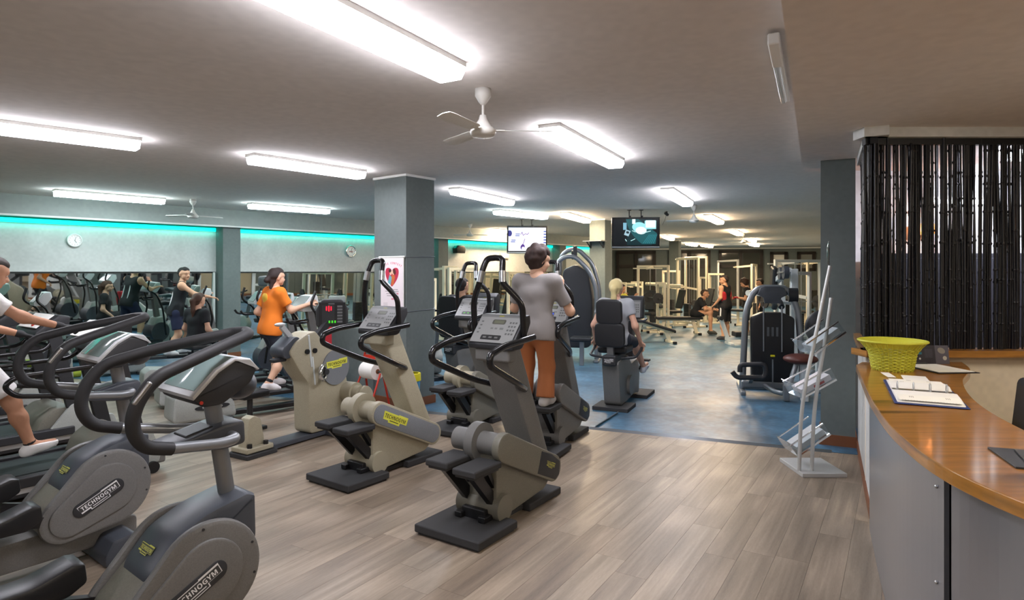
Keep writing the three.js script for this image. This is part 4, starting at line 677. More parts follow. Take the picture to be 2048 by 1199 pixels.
{ // things on the left wall
  const clock = (label, t, h, r, silver) => {
    const o = thing('wall_clock', label, 'clock', onLeft(t, 0.02), LA, h), face = canvasTexture(128, 128, (g) => { g.fillStyle = '#f3f2ee'; g.fillRect(0, 0, 128, 128); g.fillStyle = '#55514d'; for (let k = 0; k < 12; k++) { const a = k * Math.PI / 6; g.fillRect(62 + 50 * Math.cos(a), 62 + 50 * Math.sin(a), 5, 5); } if (silver) { g.fillStyle = '#c9a8a0'; g.fillRect(36, 60, 58, 18); } });
    part('rim', tf(new THREE.TorusGeometry(r, r * 0.12, 10, 36), 0, 0, 0.03), silver ? K.chrome : K.trimWhite, o); part('face', [cylz(r, 0.03, 0, 0, 0.012, 36)], K.trimWhite, o); part('dial', tf(new THREE.CircleGeometry(r * 0.95, 36), 0, 0, 0.029), printed(face, 0.4), o);
    part('hour_hand', box(r * 0.06, r * 0.5, 0.003, r * 0.12, -r * 0.18, 0.034, 0, 0, 0.6), K.dark, o); part('minute_hand', box(r * 0.04, r * 0.75, 0.003, r * 0.1, r * 0.28, 0.036, 0, 0, -0.3), K.dark, o);
  };
  clock('pale round wall clock above the mirrors at far left', 1.02, 2.3, 0.105, false); clock('round silver-rimmed wall clock left of the main column', 6.73, 2.25, 0.13, true);
  const s = thing('loudspeaker', 'black loudspeaker high on the white wall band', 'speaker', onLeft(10.3, 0.02), LA, 2.38); part('cabinet', outline([[-0.16, -0.1], [-0.18, 0.04], [-0.1, 0.12], [0.12, 0.12], [0.18, 0.02], [0.15, -0.1]], 0.2, 0.14, 0.02), K.black, s); part('wall_bracket', box(0.06, 0.06, 0.06, 0, 0, 0.02), K.dark, s);
  const e = thing('emergency_light', 'pale rectangular emergency light on the wall left of the white television', 'emergency light', onLeft(12.4, 0.0), LA, 2.24); part('housing', rbox(0.4, 0.15, 0.06, 0.01, 0, 0, 0.03), K.ivory, e); part('lens', rbox(0.34, 0.09, 0.02, 0.008, 0, 0, 0.06), K.trimWhite, e);
}
{ // poster on the main column: local frame of the column, its left face looks along -x
  const tex = canvasTexture(360, 600, (g, w, h) => {
    g.fillStyle = '#eadfe2'; g.fillRect(0, 0, w, h); g.fillStyle = '#d0566a'; g.font = 'bold 34px sans-serif'; g.textAlign = 'center';
    const t = 'KISS CONTEST'; for (let i = 0; i < t.length; i++) { const a = (i - (t.length - 1) / 2) * 0.088; g.save(); g.translate(w / 2 + Math.sin(a) * 300, 368 - Math.cos(a) * 300); g.rotate(a); g.fillText(t[i], 0, 0); g.restore(); }
    g.fillStyle = '#bb2a48'; g.beginPath(); g.moveTo(180, 330); g.bezierCurveTo(60, 240, 50, 120, 110, 112); g.bezierCurveTo(150, 108, 175, 130, 180, 150); g.bezierCurveTo(190, 125, 220, 104, 262, 114); g.bezierCurveTo(310, 130, 300, 240, 180, 330); g.fill();
    g.fillStyle = '#e3b79c'; g.beginPath(); g.ellipse(162, 168, 20, 28, 0.3, 0, 7); g.fill(); g.beginPath(); g.ellipse(200, 166, 20, 28, -0.3, 0, 7); g.fill(); g.fillStyle = '#3a2222'; g.beginPath(); g.ellipse(148, 146, 20, 20, 0, 0, 7); g.fill(); g.fillStyle = '#54231f'; g.beginPath(); g.ellipse(220, 156, 22, 36, -0.3, 0, 7); g.fill();
    g.fillStyle = '#6fa9b4'; g.beginPath(); g.moveTo(140, 190); g.lineTo(112, 280); g.lineTo(160, 312); g.lineTo(178, 220); g.fill(); g.fillStyle = '#cc6a34'; g.beginPath(); g.moveTo(176, 200); g.lineTo(172, 318); g.lineTo(206, 302); g.lineTo(232, 216); g.lineTo(212, 190); g.fill();
    g.fillStyle = '#4a4040'; for (const [y, x, l] of [[360, 90, 180], [380, 70, 220], [408, 90, 90], [432, 100, 170]]) { for (let i = 0; i < l; i += 11) g.fillRect(x + i, y, 8, 7); } g.fillStyle = '#d58a98'; g.fillRect(200, 400, 84, 20); g.fillRect(170, 462, 90, 20); g.fillStyle = '#a9a0a2'; for (let i = 0; i < 5; i++) { g.fillRect(40, 520 + i * 11, 70, 3); g.fillRect(240, 520 + i * 11, 70, 3); }
  });
  const o = thing('poster', 'hanging paper poster with a red heart and a kissing couple', 'poster', [-1.35, 7.97], 38);
  part('sheet', box(0.012, 0.68, 0.44, -0.02, 1.59, -0.24), K.paper, o); part('printed_front', print(0.43, 0.67, -0.0268, 1.59, -0.24, 0, -Math.PI / 2, 0), printed(tex, 0.7), o);
  for (const y of [1.94, 1.245]) { part('rod', rod([-0.02, y, -0.5], [-0.02, y, 0.0], 0.012, 8), K.trimWhite, o); part('cord', pipe([[-0.02, y, 0.0], [0.0, y - 0.005, 0.012], [0.5, y + 0.01, 0.012]], 0.005, 0, 6), K.tube, o); }
}
{ // shelf bracket on the second column
  const o = thing('shelf_bracket', 'empty shelf bracket on the second grey column', 'bracket', [side(1210, 14.7), 14.7], 38, 2.42);
  part('shelf', box(0.26, 0.02, 0.5, -0.14, 0.05, -0.2), K.tube, o); for (const z of [-0.38, -0.04]) part('bracket_arm', [box(0.02, 0.16, 0.03, -0.012, -0.03, z), bar([-0.02, -0.1, z], [-0.2, 0.04, z], 0.02)], K.dark, o);
}
{ // batten lamp along the lowered ceiling, switched off
  const o = thing('batten_lamp', 'unlit batten lamp along the edge of the lowered ceiling', 'batten lamp', [1.42, 3.3], 26, 2.95); part('housing', rbox(0.42, 0.06, 0.06, 0.01, 0.1, 0, -0.03), K.trimWhite, o); part('glass_tube', pipe([[0.3, -0.01, -0.04], [1.15, -0.01, -0.04]], 0.022, 0, 12), K.clear, o); part('rear_strip', rbox(0.9, 0.04, 0.02, 0.006, 0.75, 0.01, -0.01), K.trimWhite, o);
  const c = thing('security_camera', 'tiny camera on the ceiling right of the dark television', 'camera', [side(1333, 12.9), 12.9], 60, 2.97); part('camera_body', rbox(0.1, 0.05, 0.05, 0.01, 0, -0.03, 0, 0, 0, -0.5), K.dark, c); part('bracket', box(0.03, 0.05, 0.03, 0, 0.0, 0), K.dark, c); part('cable', pipe([[0, -0.02, 0], [-0.06, -0.15, 0.02], [-0.16, -0.26, 0.05]], 0.004, 0.05, 6), K.dark, c);
}
{ // paper roll stand and bin by the column
  const o = thing('paper_roll_stand', 'red tubular stand holding a large white paper roll', 'paper stand', [-1.74, 7.8], 38);
  part('frame', [pipe([[0.12, 0.01, -0.2], [0.02, 0.5, -0.17], [0, 0.74, -0.16], [0, 0.74, 0.16], [0.02, 0.5, 0.17], [0.12, 0.01, 0.2]], 0.013, 0.05)], K.red, o); part('rear_leg', [rod([-0.02, 0.5, -0.17], [-0.24, 0.01, -0.2], 0.012), rod([-0.02, 0.5, 0.17], [-0.24, 0.01, 0.2], 0.012)], K.red, o); part('back_plate', rbox(0.01, 0.1, 0.3, 0.004, 0.0, 0.66, 0), K.red, o);
  part('axle', cylz(0.01, 0.44, -0.02, 0.52, 0, 10), K.dark, o);
  const r = thing('paper_roll', 'big white paper roll on the red stand', 'paper roll', [-1.74, 7.8], 38, 0.52); part('roll', [cylz(0.105, 0.24, -0.02, 0, 0, 30)], K.paper, r); part('core', cylz(0.03, 0.25, -0.02, 0, 0, 14), K.skirting, r);
  const b = thing('waste_bin', 'small bin with blue bag and yellow rim at the column foot', 'bin', [-1.25, 7.72], 38); part('bucket', lathe([[0.0001, 0], [0.09, 0], [0.11, 0.42], [0.1, 0.42], [0.0001, 0.02]], 24), mat(0x3a3c3e, 0.5), b); part('blue_band', lathe([[0.111, 0.3], [0.116, 0.42], [0.113, 0.42]], 24), mat(0x3f86b0, 0.5), b); part('rim', lathe([[0.11, 0.41], [0.125, 0.41], [0.122, 0.5], [0.1, 0.5]], 24), K.yellow, b);
}
// ---------- strength machines ----------
function pulleyTower(label, at, a) {
  const o = thing('pulley_machine', label, 'weight machine', at, a);
  for (const [x, H] of [[0, 2.05], [0.5, 2.2]]) part('frame_arch', pipe([[x, 0.02, 0.42], [x, 1.4, 0.42], [x, H - 0.3, 0.3], [x, H, 0.0], [x, H, -0.2], [x, H - 0.12, -0.36], [x, 1.4, -0.4], [x, 0.02, -0.4]], 0.045, 0.16, 14), K.tube, o);
  part('shroud', outline(soft([[-0.3, 0.25], [-0.34, 1.4], [-0.24, 1.8], [0.0, 1.9], [0.26, 1.74], [0.34, 1.2], [0.3, 0.25]], 0.2), 0.3, 0, 0.04).rotateY(-Math.PI / 2).translate(0.25, 0, 0), K.dark, o);
  part('pulley', [cylz(0.09, 0.05, 0.1, 2.08, -0.05), rbox(0.06, 0.26, 0.08, 0.02, 0.02, 2.12, 0)], K.dark, o); part('base', [rbox(0.8, 0.06, 0.1, 0.02, 0.25, 0.03, 0.42), rbox(0.8, 0.06, 0.1, 0.02, 0.25, 0.03, -0.4)], K.tube, o);
  part('side_pad', [rbox(0.3, 0.3, 0.12, 0.05, -0.2, 0.98, 0.62), pipe([[0, 1.1, 0.42], [-0.1, 1.14, 0.62], [-0.3, 1.1, 0.8]], 0.03, 0.08)], K.tube, o);
  part('seat', rbox(0.4, 0.08, 0.4, 0.03, -0.5, 0.5, 0.2), K.padBlack, o); part('seat_post', rbox(0.08, 0.46, 0.08, 0.01, -0.5, 0.23, 0.2), K.tube, o);
}
pulleyTower('tall silver-tubed pulley machine with dark shroud left of the blonde woman', [1.23, 12.2], 14);
{
  const o = thing('hip_machine', 'hip machine with black weight shroud and brown round seat, facing the viewer', 'weight machine', [3.72, 8.95], 16);
  part('frame', pipe([[0, 0.06, -0.4], [0, 1.2, -0.35], [0, 1.52, -0.22], [0, 1.52, 0.22], [0, 1.2, 0.35], [0, 0.06, 0.42]], 0.045, 0.14, 14), K.tube, o);
  part('head_panel', [outline([[-0.2, 1.42], [-0.16, 1.52], [-0.1, 1.545], [0.1, 1.545], [0.16, 1.52], [0.2, 1.42], [0.12, 1.38], [0.1, 1.3], [-0.1, 1.3], [-0.12, 1.38]], 0.1, 0, 0.02).rotateY(-Math.PI / 2).translate(-0.03, 0, 0)], K.hood, o);
  const sh = part('shroud', outline(soft([[-0.28, 0.16], [-0.29, 1.1], [-0.14, 1.17], [0.14, 1.17], [0.29, 1.1], [0.28, 0.16]], 0.06), 0.24, 0, 0.025).rotateY(-Math.PI / 2).translate(0.02, 0, 0), K.black, o);
  for (const z of [-0.12, 0.12]) part('guide_rod', rod([-0.115, 0.62, z], [-0.115, 1.26, z], 0.011), K.tube, sh);
  part('figure_print', [-0.06, 0, 0.06].map((z) => rbox(0.004, 0.13, 0.03, 0.001, -0.102, 0.9, z)), mat(0x55595c, 0.6), sh); part('yellow_tab', rbox(0.02, 0.03, 0.06, 0.006, -0.11, 0.56, 0), K.yellow, sh); part('weight_scale', rbox(0.006, 0.34, 0.02, 0.002, -0.105, 0.34, 0), K.tube, sh);
  part('cross_beam', [rbox(0.12, 0.11, 0.84, 0.03, -0.05, 0.14, 0), rbox(0.08, 0.06, 0.84, 0.02, 0.3, 0.03, 0)], K.tube, o); for (const z of [-0.4, 0.42]) part('base_runner', rbox(0.9, 0.06, 0.07, 0.015, 0.2, 0.03, z), K.tube, o);
  part('foot_lever', [pipe([[-0.12, 0.14, -0.1], [-0.38, 0.1, 0.0], [-0.5, 0.1, 0.14], [-0.5, 0.28, 0.18], [-0.46, 0.52, 0.26]], 0.034, 0.09, 12), rbox(0.08, 0.22, 0.08, 0.015, -0.52, 0.12, 0.12)], K.tube, o);
  part('hand_grip', pipe([[-0.42, 0.36, -0.46], [-0.42, 0.46, -0.46], [-0.42, 0.48, -0.14], [-0.42, 0.38, -0.12], [-0.42, 0.3, -0.14], [-0.42, 0.28, -0.5], [-0.42, 0.36, -0.56]], 0.034, 0.05, 12), K.dark, o); part('grip_arm', bar([-0.4, 0.3, -0.3], [-0.05, 0.16, -0.3], 0.05), K.tube, o);
  part('seat', tf(new THREE.SphereGeometry(0.21, 24, 14).scale(1, 0.34, 1.05), -0.5, 0.58, 0.3, 0, 0, 0), K.padBrown, o); part('seat_post', rbox(0.12, 0.54, 0.1, 0.02, -0.44, 0.27, 0.36), K.pale, o);
  part('roller_pad', cyl(0.14, 0.14, 0.1, 0.1, 0.86, 0.62, Math.PI / 2, 0, 0.3), K.padBlack, o); part('roller_pad', cyl(0.1, 0.1, 0.12, 0.0, 1.42, 0.28, Math.PI / 2, 0.6, 0), K.padBlack, o); part('backrest', tf(new THREE.SphereGeometry(0.26, 24, 16).scale(0.35, 1, 1), 0.2, 0.95, 0.72), K.padBlack, o); part('back_post', rbox(0.1, 0.9, 0.08, 0.02, 0.26, 0.45, 0.66), K.pale, o);
}
function frameRack(label, at, a, H, W, o2 = {}) {            // white selector machine: uprights, top beam, weight stack, seat and pad
  const o = thing('weight_machine', label, 'weight machine', at, a, 0, 'white weight machines in the far area'), m = o2.mat || K.ivory, t = 0.07;
  for (const s of [-1, 1]) { part('upright', rbox(t, H, t, 0.008, 0, H / 2, s * W / 2), m, o); part('foot', rbox(0.8, 0.06, t, 0.01, -0.1, 0.03, s * W / 2), m, o); for (const x of [-0.5, 0.3]) part('rubber_foot', box(0.06, 0.07, t + 0.01, x, 0.035, s * W / 2), K.black, o); }
  part('top_beam', [rbox(t, t, W, 0.008, 0, H - t / 2, 0)], m, o); part('cross_beam', rbox(t, t, W, 0.008, 0, 0.12, 0), m, o);
  if (o2.arm) { part('overhead_arm', [bar([0, H - 0.05, 0], [-0.6, H - 0.1, 0], 0.06), bar([-0.55, H - 0.1, -0.45], [-0.55, H - 0.1, 0.45], 0.035)], m, o); part('cable', rod([-0.58, H - 0.1, 0], [-0.58, H - 0.7, 0], 0.006, 6), K.dark, o); }
  if (o2.stack !== 0) { for (let k = 0; k < 12; k++) part('weight_block', rbox(0.12, 0.042, 0.26, 0.004, 0.0, 0.2 + k * 0.046, 0), K.plate, o); for (const s of [-0.09, 0.09]) part('guide_rod', rod([0, 0.1, s], [0, H - 0.06, s], 0.011, 8), K.steel, o); }
  if (o2.seat !== 0) { part('seat', rbox(0.42, 0.08, 0.34, 0.03, -0.5, 0.48, 0), K.padBlack, o); part('seat_post', [bar([-0.5, 0.03, 0], [-0.5, 0.45, 0], 0.07), bar([-0.5, 0.06, 0], [0, 0.06, 0], 0.07)], m, o); part('back_pad', rbox(0.09, 0.62, 0.3, 0.03, -0.26, 0.88, 0, 0, 0, -0.25), K.padBlack, o); }
  if (o2.plates) for (const s of [-1, 1]) { part('disc', [cylz(0.15, 0.04, -0.25, 1.0, s * (W / 2 + 0.12), 28), cylz(0.05, 0.06, -0.25, 1.0, s * (W / 2 + 0.12))], K.plate, o); }
  if (o2.plates) part('barbell', rod([-0.25, 1.0, -W / 2 - 0.25], [-0.25, 1.0, W / 2 + 0.25], 0.014, 8), K.steel, o);
  if (o2.lever) part('lever_arm', [bar([-0.05, 1.2, -W / 2], [-0.7, 1.3, -W / 2], 0.06), bar([-0.05, 1.2, W / 2], [-0.7, 1.3, W / 2], 0.06), cylz(0.06, W + 0.3, -0.7, 1.3, 0)], m, o);
  return o;
}
const far = (px, py) => plan(px, py);
frameRack('cream lat tower with overhead bar left of the seated man', far(1306, 656), 30, 1.95, 0.95, { arm: 1 });
frameRack('cream press machine with two dark discs at its sides', far(1322, 664), 80, 1.45, 0.5, { plates: 1, stack: 0, seat: 0 });
frameRack('cream machine with levers behind the seated man', far(1375, 652), 70, 2.2, 1.1, { lever: 1 });
frameRack('tall cream cable frame right of the far column', far(1392, 640), 60, 2.3, 1.0, { arm: 1, seat: 0 });
frameRack('slender cream frame in front of the far windows', far(1410, 634), 80, 1.55, 0.8, { seat: 0 });
frameRack('white gate-like cable frame behind the standing men', far(1455, 634), 90, 2.2, 2.2, { stack: 0, seat: 0, mat: K.trimWhite });
frameRack('cream machine at the far left window, first of two', far(1240, 648), 40, 1.4, 0.4, { lever: 1 });
frameRack('cream machine at the far left window, second of two', far(1274, 640), 40, 1.4, 0.4, { lever: 1 });
frameRack('pale lever machine with black pads right of the hip machine', [5.85, 12.9], 150, 1.75, 0.9, { lever: 1, mat: K.pale });
frameRack('tall pale tower with dumbbell rails behind the lever machine', [7.05, 15.4], 165, 2.05, 1.3, { arm: 1, mat: K.pale, plates: 1 });
frameRack('cream tower with seat right of the two standing men', [7.9, 20.4], 120, 2.0, 0.9, { arm: 1 });
frameRack('cream frame between the flat bench and the standing men', far(1432, 645), 70, 1.7, 0.7, {});
frameRack('cream preacher machine beyond the decline bench', far(1342, 638), 60, 1.8, 0.8, { lever: 1 });
frameRack('cream machine near the far small windows', [9.6, 19.5], 150, 2.1, 1.2, { arm: 1 });
frameRack('cream cable frame between mirror pilasters, seen above the olive stepper', [-1.2, 15.2], 130, 1.85, 0.9, { seat: 0 });
frameRack('cream frame right behind the nearest stepper handles', [0.1, 16.9], 120, 1.75, 0.8, {});
frameRack('cream bench machine left of the olive stepper handles', [-2.0, 14.2], 120, 1.6, 0.8, { plates: 1, seat: 0 });
frameRack('cream frame behind the head of the dark-haired cyclist', [-1.62, 16.3], 110, 1.9, 0.7, { arm: 1 });
{ // pale arm machine at the right with round pads and a curved roll
  const o = thing('press_machine', 'pale press machine with slanted arm and round grey pads', 'weight machine', [4.82, 11.1], 100);
  part('slanted_arm', bar([0, 1.55, -0.62], [0, 1.78, 0.35], 0.1, 0.08), K.pale, o); part('upright', [rbox(0.12, 1.8, 0.12, 0.015, 0.1, 0.9, 0.3)], K.pale, o); part('upright', rbox(0.1, 1.5, 0.1, 0.015, 0.1, 0.75, -0.5), K.pale, o); part('base', [rbox(0.9, 0.08, 0.1, 0.015, 0.1, 0.04, 0.3), rbox(0.9, 0.08, 0.1, 0.015, 0.1, 0.04, -0.5), rbox(0.1, 0.08, 0.9, 0.015, 0.4, 0.04, -0.1)], K.pale, o);
  part('back_pad', rbox(0.1, 0.7, 0.26, 0.04, -0.05, 1.5, -0.52, 0.25), K.padBlack, o); for (const [y, z] of [[1.72, 0.28], [1.74, 0.56]]) part('round_pad', cyl(0.11, 0.11, 0.08, -0.1, y, z, 0, 0, Math.PI / 2), K.hood, o);
  part('curved_roll', pipe([[-0.2, 1.12, 0.2], [-0.2, 1.24, 0.34], [-0.2, 1.26, 0.56], [-0.2, 1.16, 0.72]], 0.05, 0.12, 12), K.padBlack, o); part('curved_bar', pipe([[-0.2, 1.36, 0.22], [-0.2, 1.44, 0.36], [-0.2, 1.45, 0.56], [-0.2, 1.38, 0.7]], 0.025, 0.12, 10), K.padBlack, o); part('lower_bar', bar([0.1, 0.6, -0.5], [0.1, 0.6, 0.3], 0.07), K.pale, o); part('pad_arm', bar([0.1, 1.2, 0.3], [-0.2, 1.24, 0.45], 0.05), K.pale, o); part('pad_spindle', bar([-0.14, 1.73, 0.2], [-0.14, 1.75, 0.66], 0.03), K.tube, o); part('spindle_arm', bar([0.1, 1.74, 0.3], [-0.14, 1.74, 0.3], 0.05), K.pale, o);
}
function bench(label, at, a, L, tilt, o2 = {}) {
  const o = thing('weight_bench', label, 'bench', at, a, 0, 'padded benches in the weights area'), m = o2.mat || K.ivory;
  part('pad', rbox(L, 0.07, 0.28, 0.025, 0, 0.46 + Math.sin(tilt) * 0, 0, 0, 0, tilt), K.padBlack, o); part('rail', bar([-L / 2 * 0.9, 0.41 - Math.sin(tilt) * L * 0.45, 0], [L / 2 * 0.9, 0.41 + Math.sin(tilt) * L * 0.45, 0], 0.06), m, o);
  for (const s of [-1, 1]) { part('leg', bar([s * L * 0.3, 0.4 + s * Math.sin(tilt) * L * 0.3, 0], [s * L * 0.38, 0.05, 0], 0.09, 0.07), m, o); part('foot', rbox(0.08, 0.06, 0.6, 0.012, s * L * 0.4, 0.03, 0), m, o); for (const q of [-0.3, 0.3]) part('rubber_foot', rbox(0.09, 0.07, 0.07, 0.01, s * L * 0.4, 0.035, q), K.black, o); }
  return o;
}
const manBench = far(1375, 668);
bench('flat bench under the sitting man', [manBench[0] - 0.25, manBench[1]], 94, 1.3, 0);
bench('decline bench with raised end in front of the sitting man', far(1306, 686), 84, 1.1, -0.3);
{ const o = thing('sit_up_bench', 'low pale frame with a foot pad left of the hip machine', 'bench', [5.42, 15.0], 92); part('post', bar([-0.2, 0.03, 0], [-0.4, 0.62, 0], 0.08), K.pale, o); part('end_pad', cyl(0.05, 0.05, 0.24, -0.42, 0.64, 0, Math.PI / 2), K.padBlack, o); part('rail', bar([-0.3, 0.14, 0], [0.7, 0.2, 0], 0.07), K.pale, o); part('foot_pad', rbox(0.22, 0.12, 0.3, 0.03, 0.0, 0.26, 0), K.padBlack, o); part('foot', rbox(0.08, 0.06, 0.5, 0.01, -0.2, 0.03, 0), K.pale, o); part('foot', rbox(0.08, 0.24, 0.5, 0.01, 0.66, 0.12, 0), K.pale, o); part('backrest', rbox(0.5, 0.08, 0.3, 0.03, 0.6, 0.3, 0), K.padBlack, o); }
// things seen in the mirrors
{
  const r = thing('ball_shelf', 'shelf with two gym balls seen in the mirror', 'shelf', [6.95, 13.0], 26.6); part('board', rbox(1.2, 0.04, 0.4, 0.01, 0.3, 1.2, -0.1), K.ivory, r); for (const x of [-0.28, 0.88]) for (const z of [-0.27, 0.07]) part('upright', rbox(0.05, 1.22, 0.05, 0.008, x, 0.61, z), K.ivory, r);
  for (const [k, c, l, d] of [[0, 0x9c3f66, 'magenta gym ball on the shelf seen in the mirror', 0], [1, 0x2d6f7a, 'teal gym ball on the shelf seen in the mirror', 0.56]]) { const b = thing('gym_ball', l, 'ball', [6.95 + 0.448 * d, 13.0 + 0.894 * d], 26.6, 1.22); part('ball', ball(0.26, 0.0, 0.26, -0.1), mat(c, 0.4), b); part('valve', ball(0.015, 0, 0.51, -0.1), K.trimWhite, b); }
  const c = thing('dark_curtain', 'dark blue curtain beside the bamboo, seen in the mirror', 'curtain', [1.6, -3.6], 90, 0.05, undefined); const pts = []; for (let k = 0; k <= 60; k++) pts.push([-1 + k / 30, Math.sin(k * 1.1) * 0.04]); const back = pts.slice().reverse().map(([x, z]) => [x, z - 0.01]); part('cloth', new THREE.ExtrudeGeometry(new THREE.Shape([...pts, ...back].map(([x, z]) => new THREE.Vector2(x, z))), { depth: 2.6, bevelEnabled: false }).rotateX(-Math.PI / 2), mat(0x1b2436, 0.9), c); part('curtain_rail', rod([-1.1, 2.62, 0], [1.1, 2.62, 0], 0.015), K.dark, c);
  const p = thing('mat_roll', 'rolled yellow-green exercise mat on the floor by the mirror', 'mat', [-7.4, 10.2], 41, 0.0); part('roll', [cyl(0.07, 0.07, 0.6, 0, 0.07, 0, 0, 0, Math.PI / 2)], mat(0xa9b53a, 0.8), p); part('strap', cyl(0.073, 0.073, 0.03, 0.1, 0.07, 0, 0, 0, Math.PI / 2), K.dark, p);
}
{ // small things on the machines
  const b = thing('water_bottle', 'clear water bottle on the console of the busy stepper', 'bottle', [0.5, 6.42], 27, 1.44); part('bottle', lathe([[0.0001, 0], [0.03, 0], [0.032, 0.02], [0.03, 0.08], [0.032, 0.13], [0.014, 0.17], [0.013, 0.2], [0.0001, 0.2]], 20), K.clear, b); part('cap', cyl(0.015, 0.015, 0.018, 0, 0.205, 0), K.pale, b);
  const f = thing('smartphone', 'smartphone with lit blue screen on the busy stepper', 'phone', [0.37, 6.2], 27, 1.29); part('case', rbox(0.008, 0.15, 0.075, 0.003, 0.0, 0.0, 0.0, 0, 0, rad(-41)), K.black, f); part('screen', print(0.066, 0.125, -0.0045, 0, 0, 0, -Math.PI / 2, 0).rotateZ(rad(-41)), glow(0x3458e8, 1.4), f);
  const t = thing('towel', 'white towel hanging over the rails of a treadmill', 'towel', [-4.98, 6.0], 36, 0.72); const pts = []; for (let k = 0; k <= 20; k++) { const a = k / 20; pts.push([-0.02 - 0.012 * Math.sin(a * 9), 0.02 - a * 0.42]); } part('cloth', [outline([...pts, ...pts.slice().reverse().map(([x, y]) => [x - 0.008, y])], 0.24, 0, 0.001).rotateY(Math.PI / 2).translate(0, 0.3, -0.34), rbox(0.24, 0.02, 0.06, 0.008, 0, 0.325, -0.31)], mat(0xd9dad9, 0.95), t);
}

{ // red chair behind the arm ergometer
  const o = thing('red_chair', 'red padded chair beyond the arm ergometer', 'chair', [-2.62, 9.45], 150);
  part('seat', rbox(0.42, 0.07, 0.42, 0.03, 0, 0.46, 0), K.redPad, o); part('backrest', rbox(0.06, 0.34, 0.4, 0.025, -0.2, 0.78, 0, 0, 0, 0.1), K.redPad, o);
  for (const x of [-0.17, 0.17]) for (const z of [-0.18, 0.18]) part('leg', rod([x * 1.1, 0, z * 1.1], [x, 0.43, z], 0.012), K.dark, o);
  for (const z of [-0.18, 0.18]) part('back_post', rod([-0.18, 0.43, z], [-0.21, 0.9, z], 0.011), K.dark, o);
  const t = thing('small_towel', 'pale green towel draped over an elliptical handle', 'towel', [-3.62 + 0.28, 8.75 + 0.32], 52, 1.02);
  const c = []; for (let k = 0; k <= 16; k++) c.push([0.02 + 0.014 * Math.sin(k * 0.9), 0.42 - k * 0.022]); part('cloth', outline([...c, ...c.slice().reverse().map(([x, y]) => [x - 0.008, y])], 0.16, 0.25, 0.001), mat(0xb9cfc8, 0.95), t); part('fold', rbox(0.06, 0.03, 0.16, 0.012, 0.0, 0.42, 0.25), mat(0xb9cfc8, 0.95), t);
}
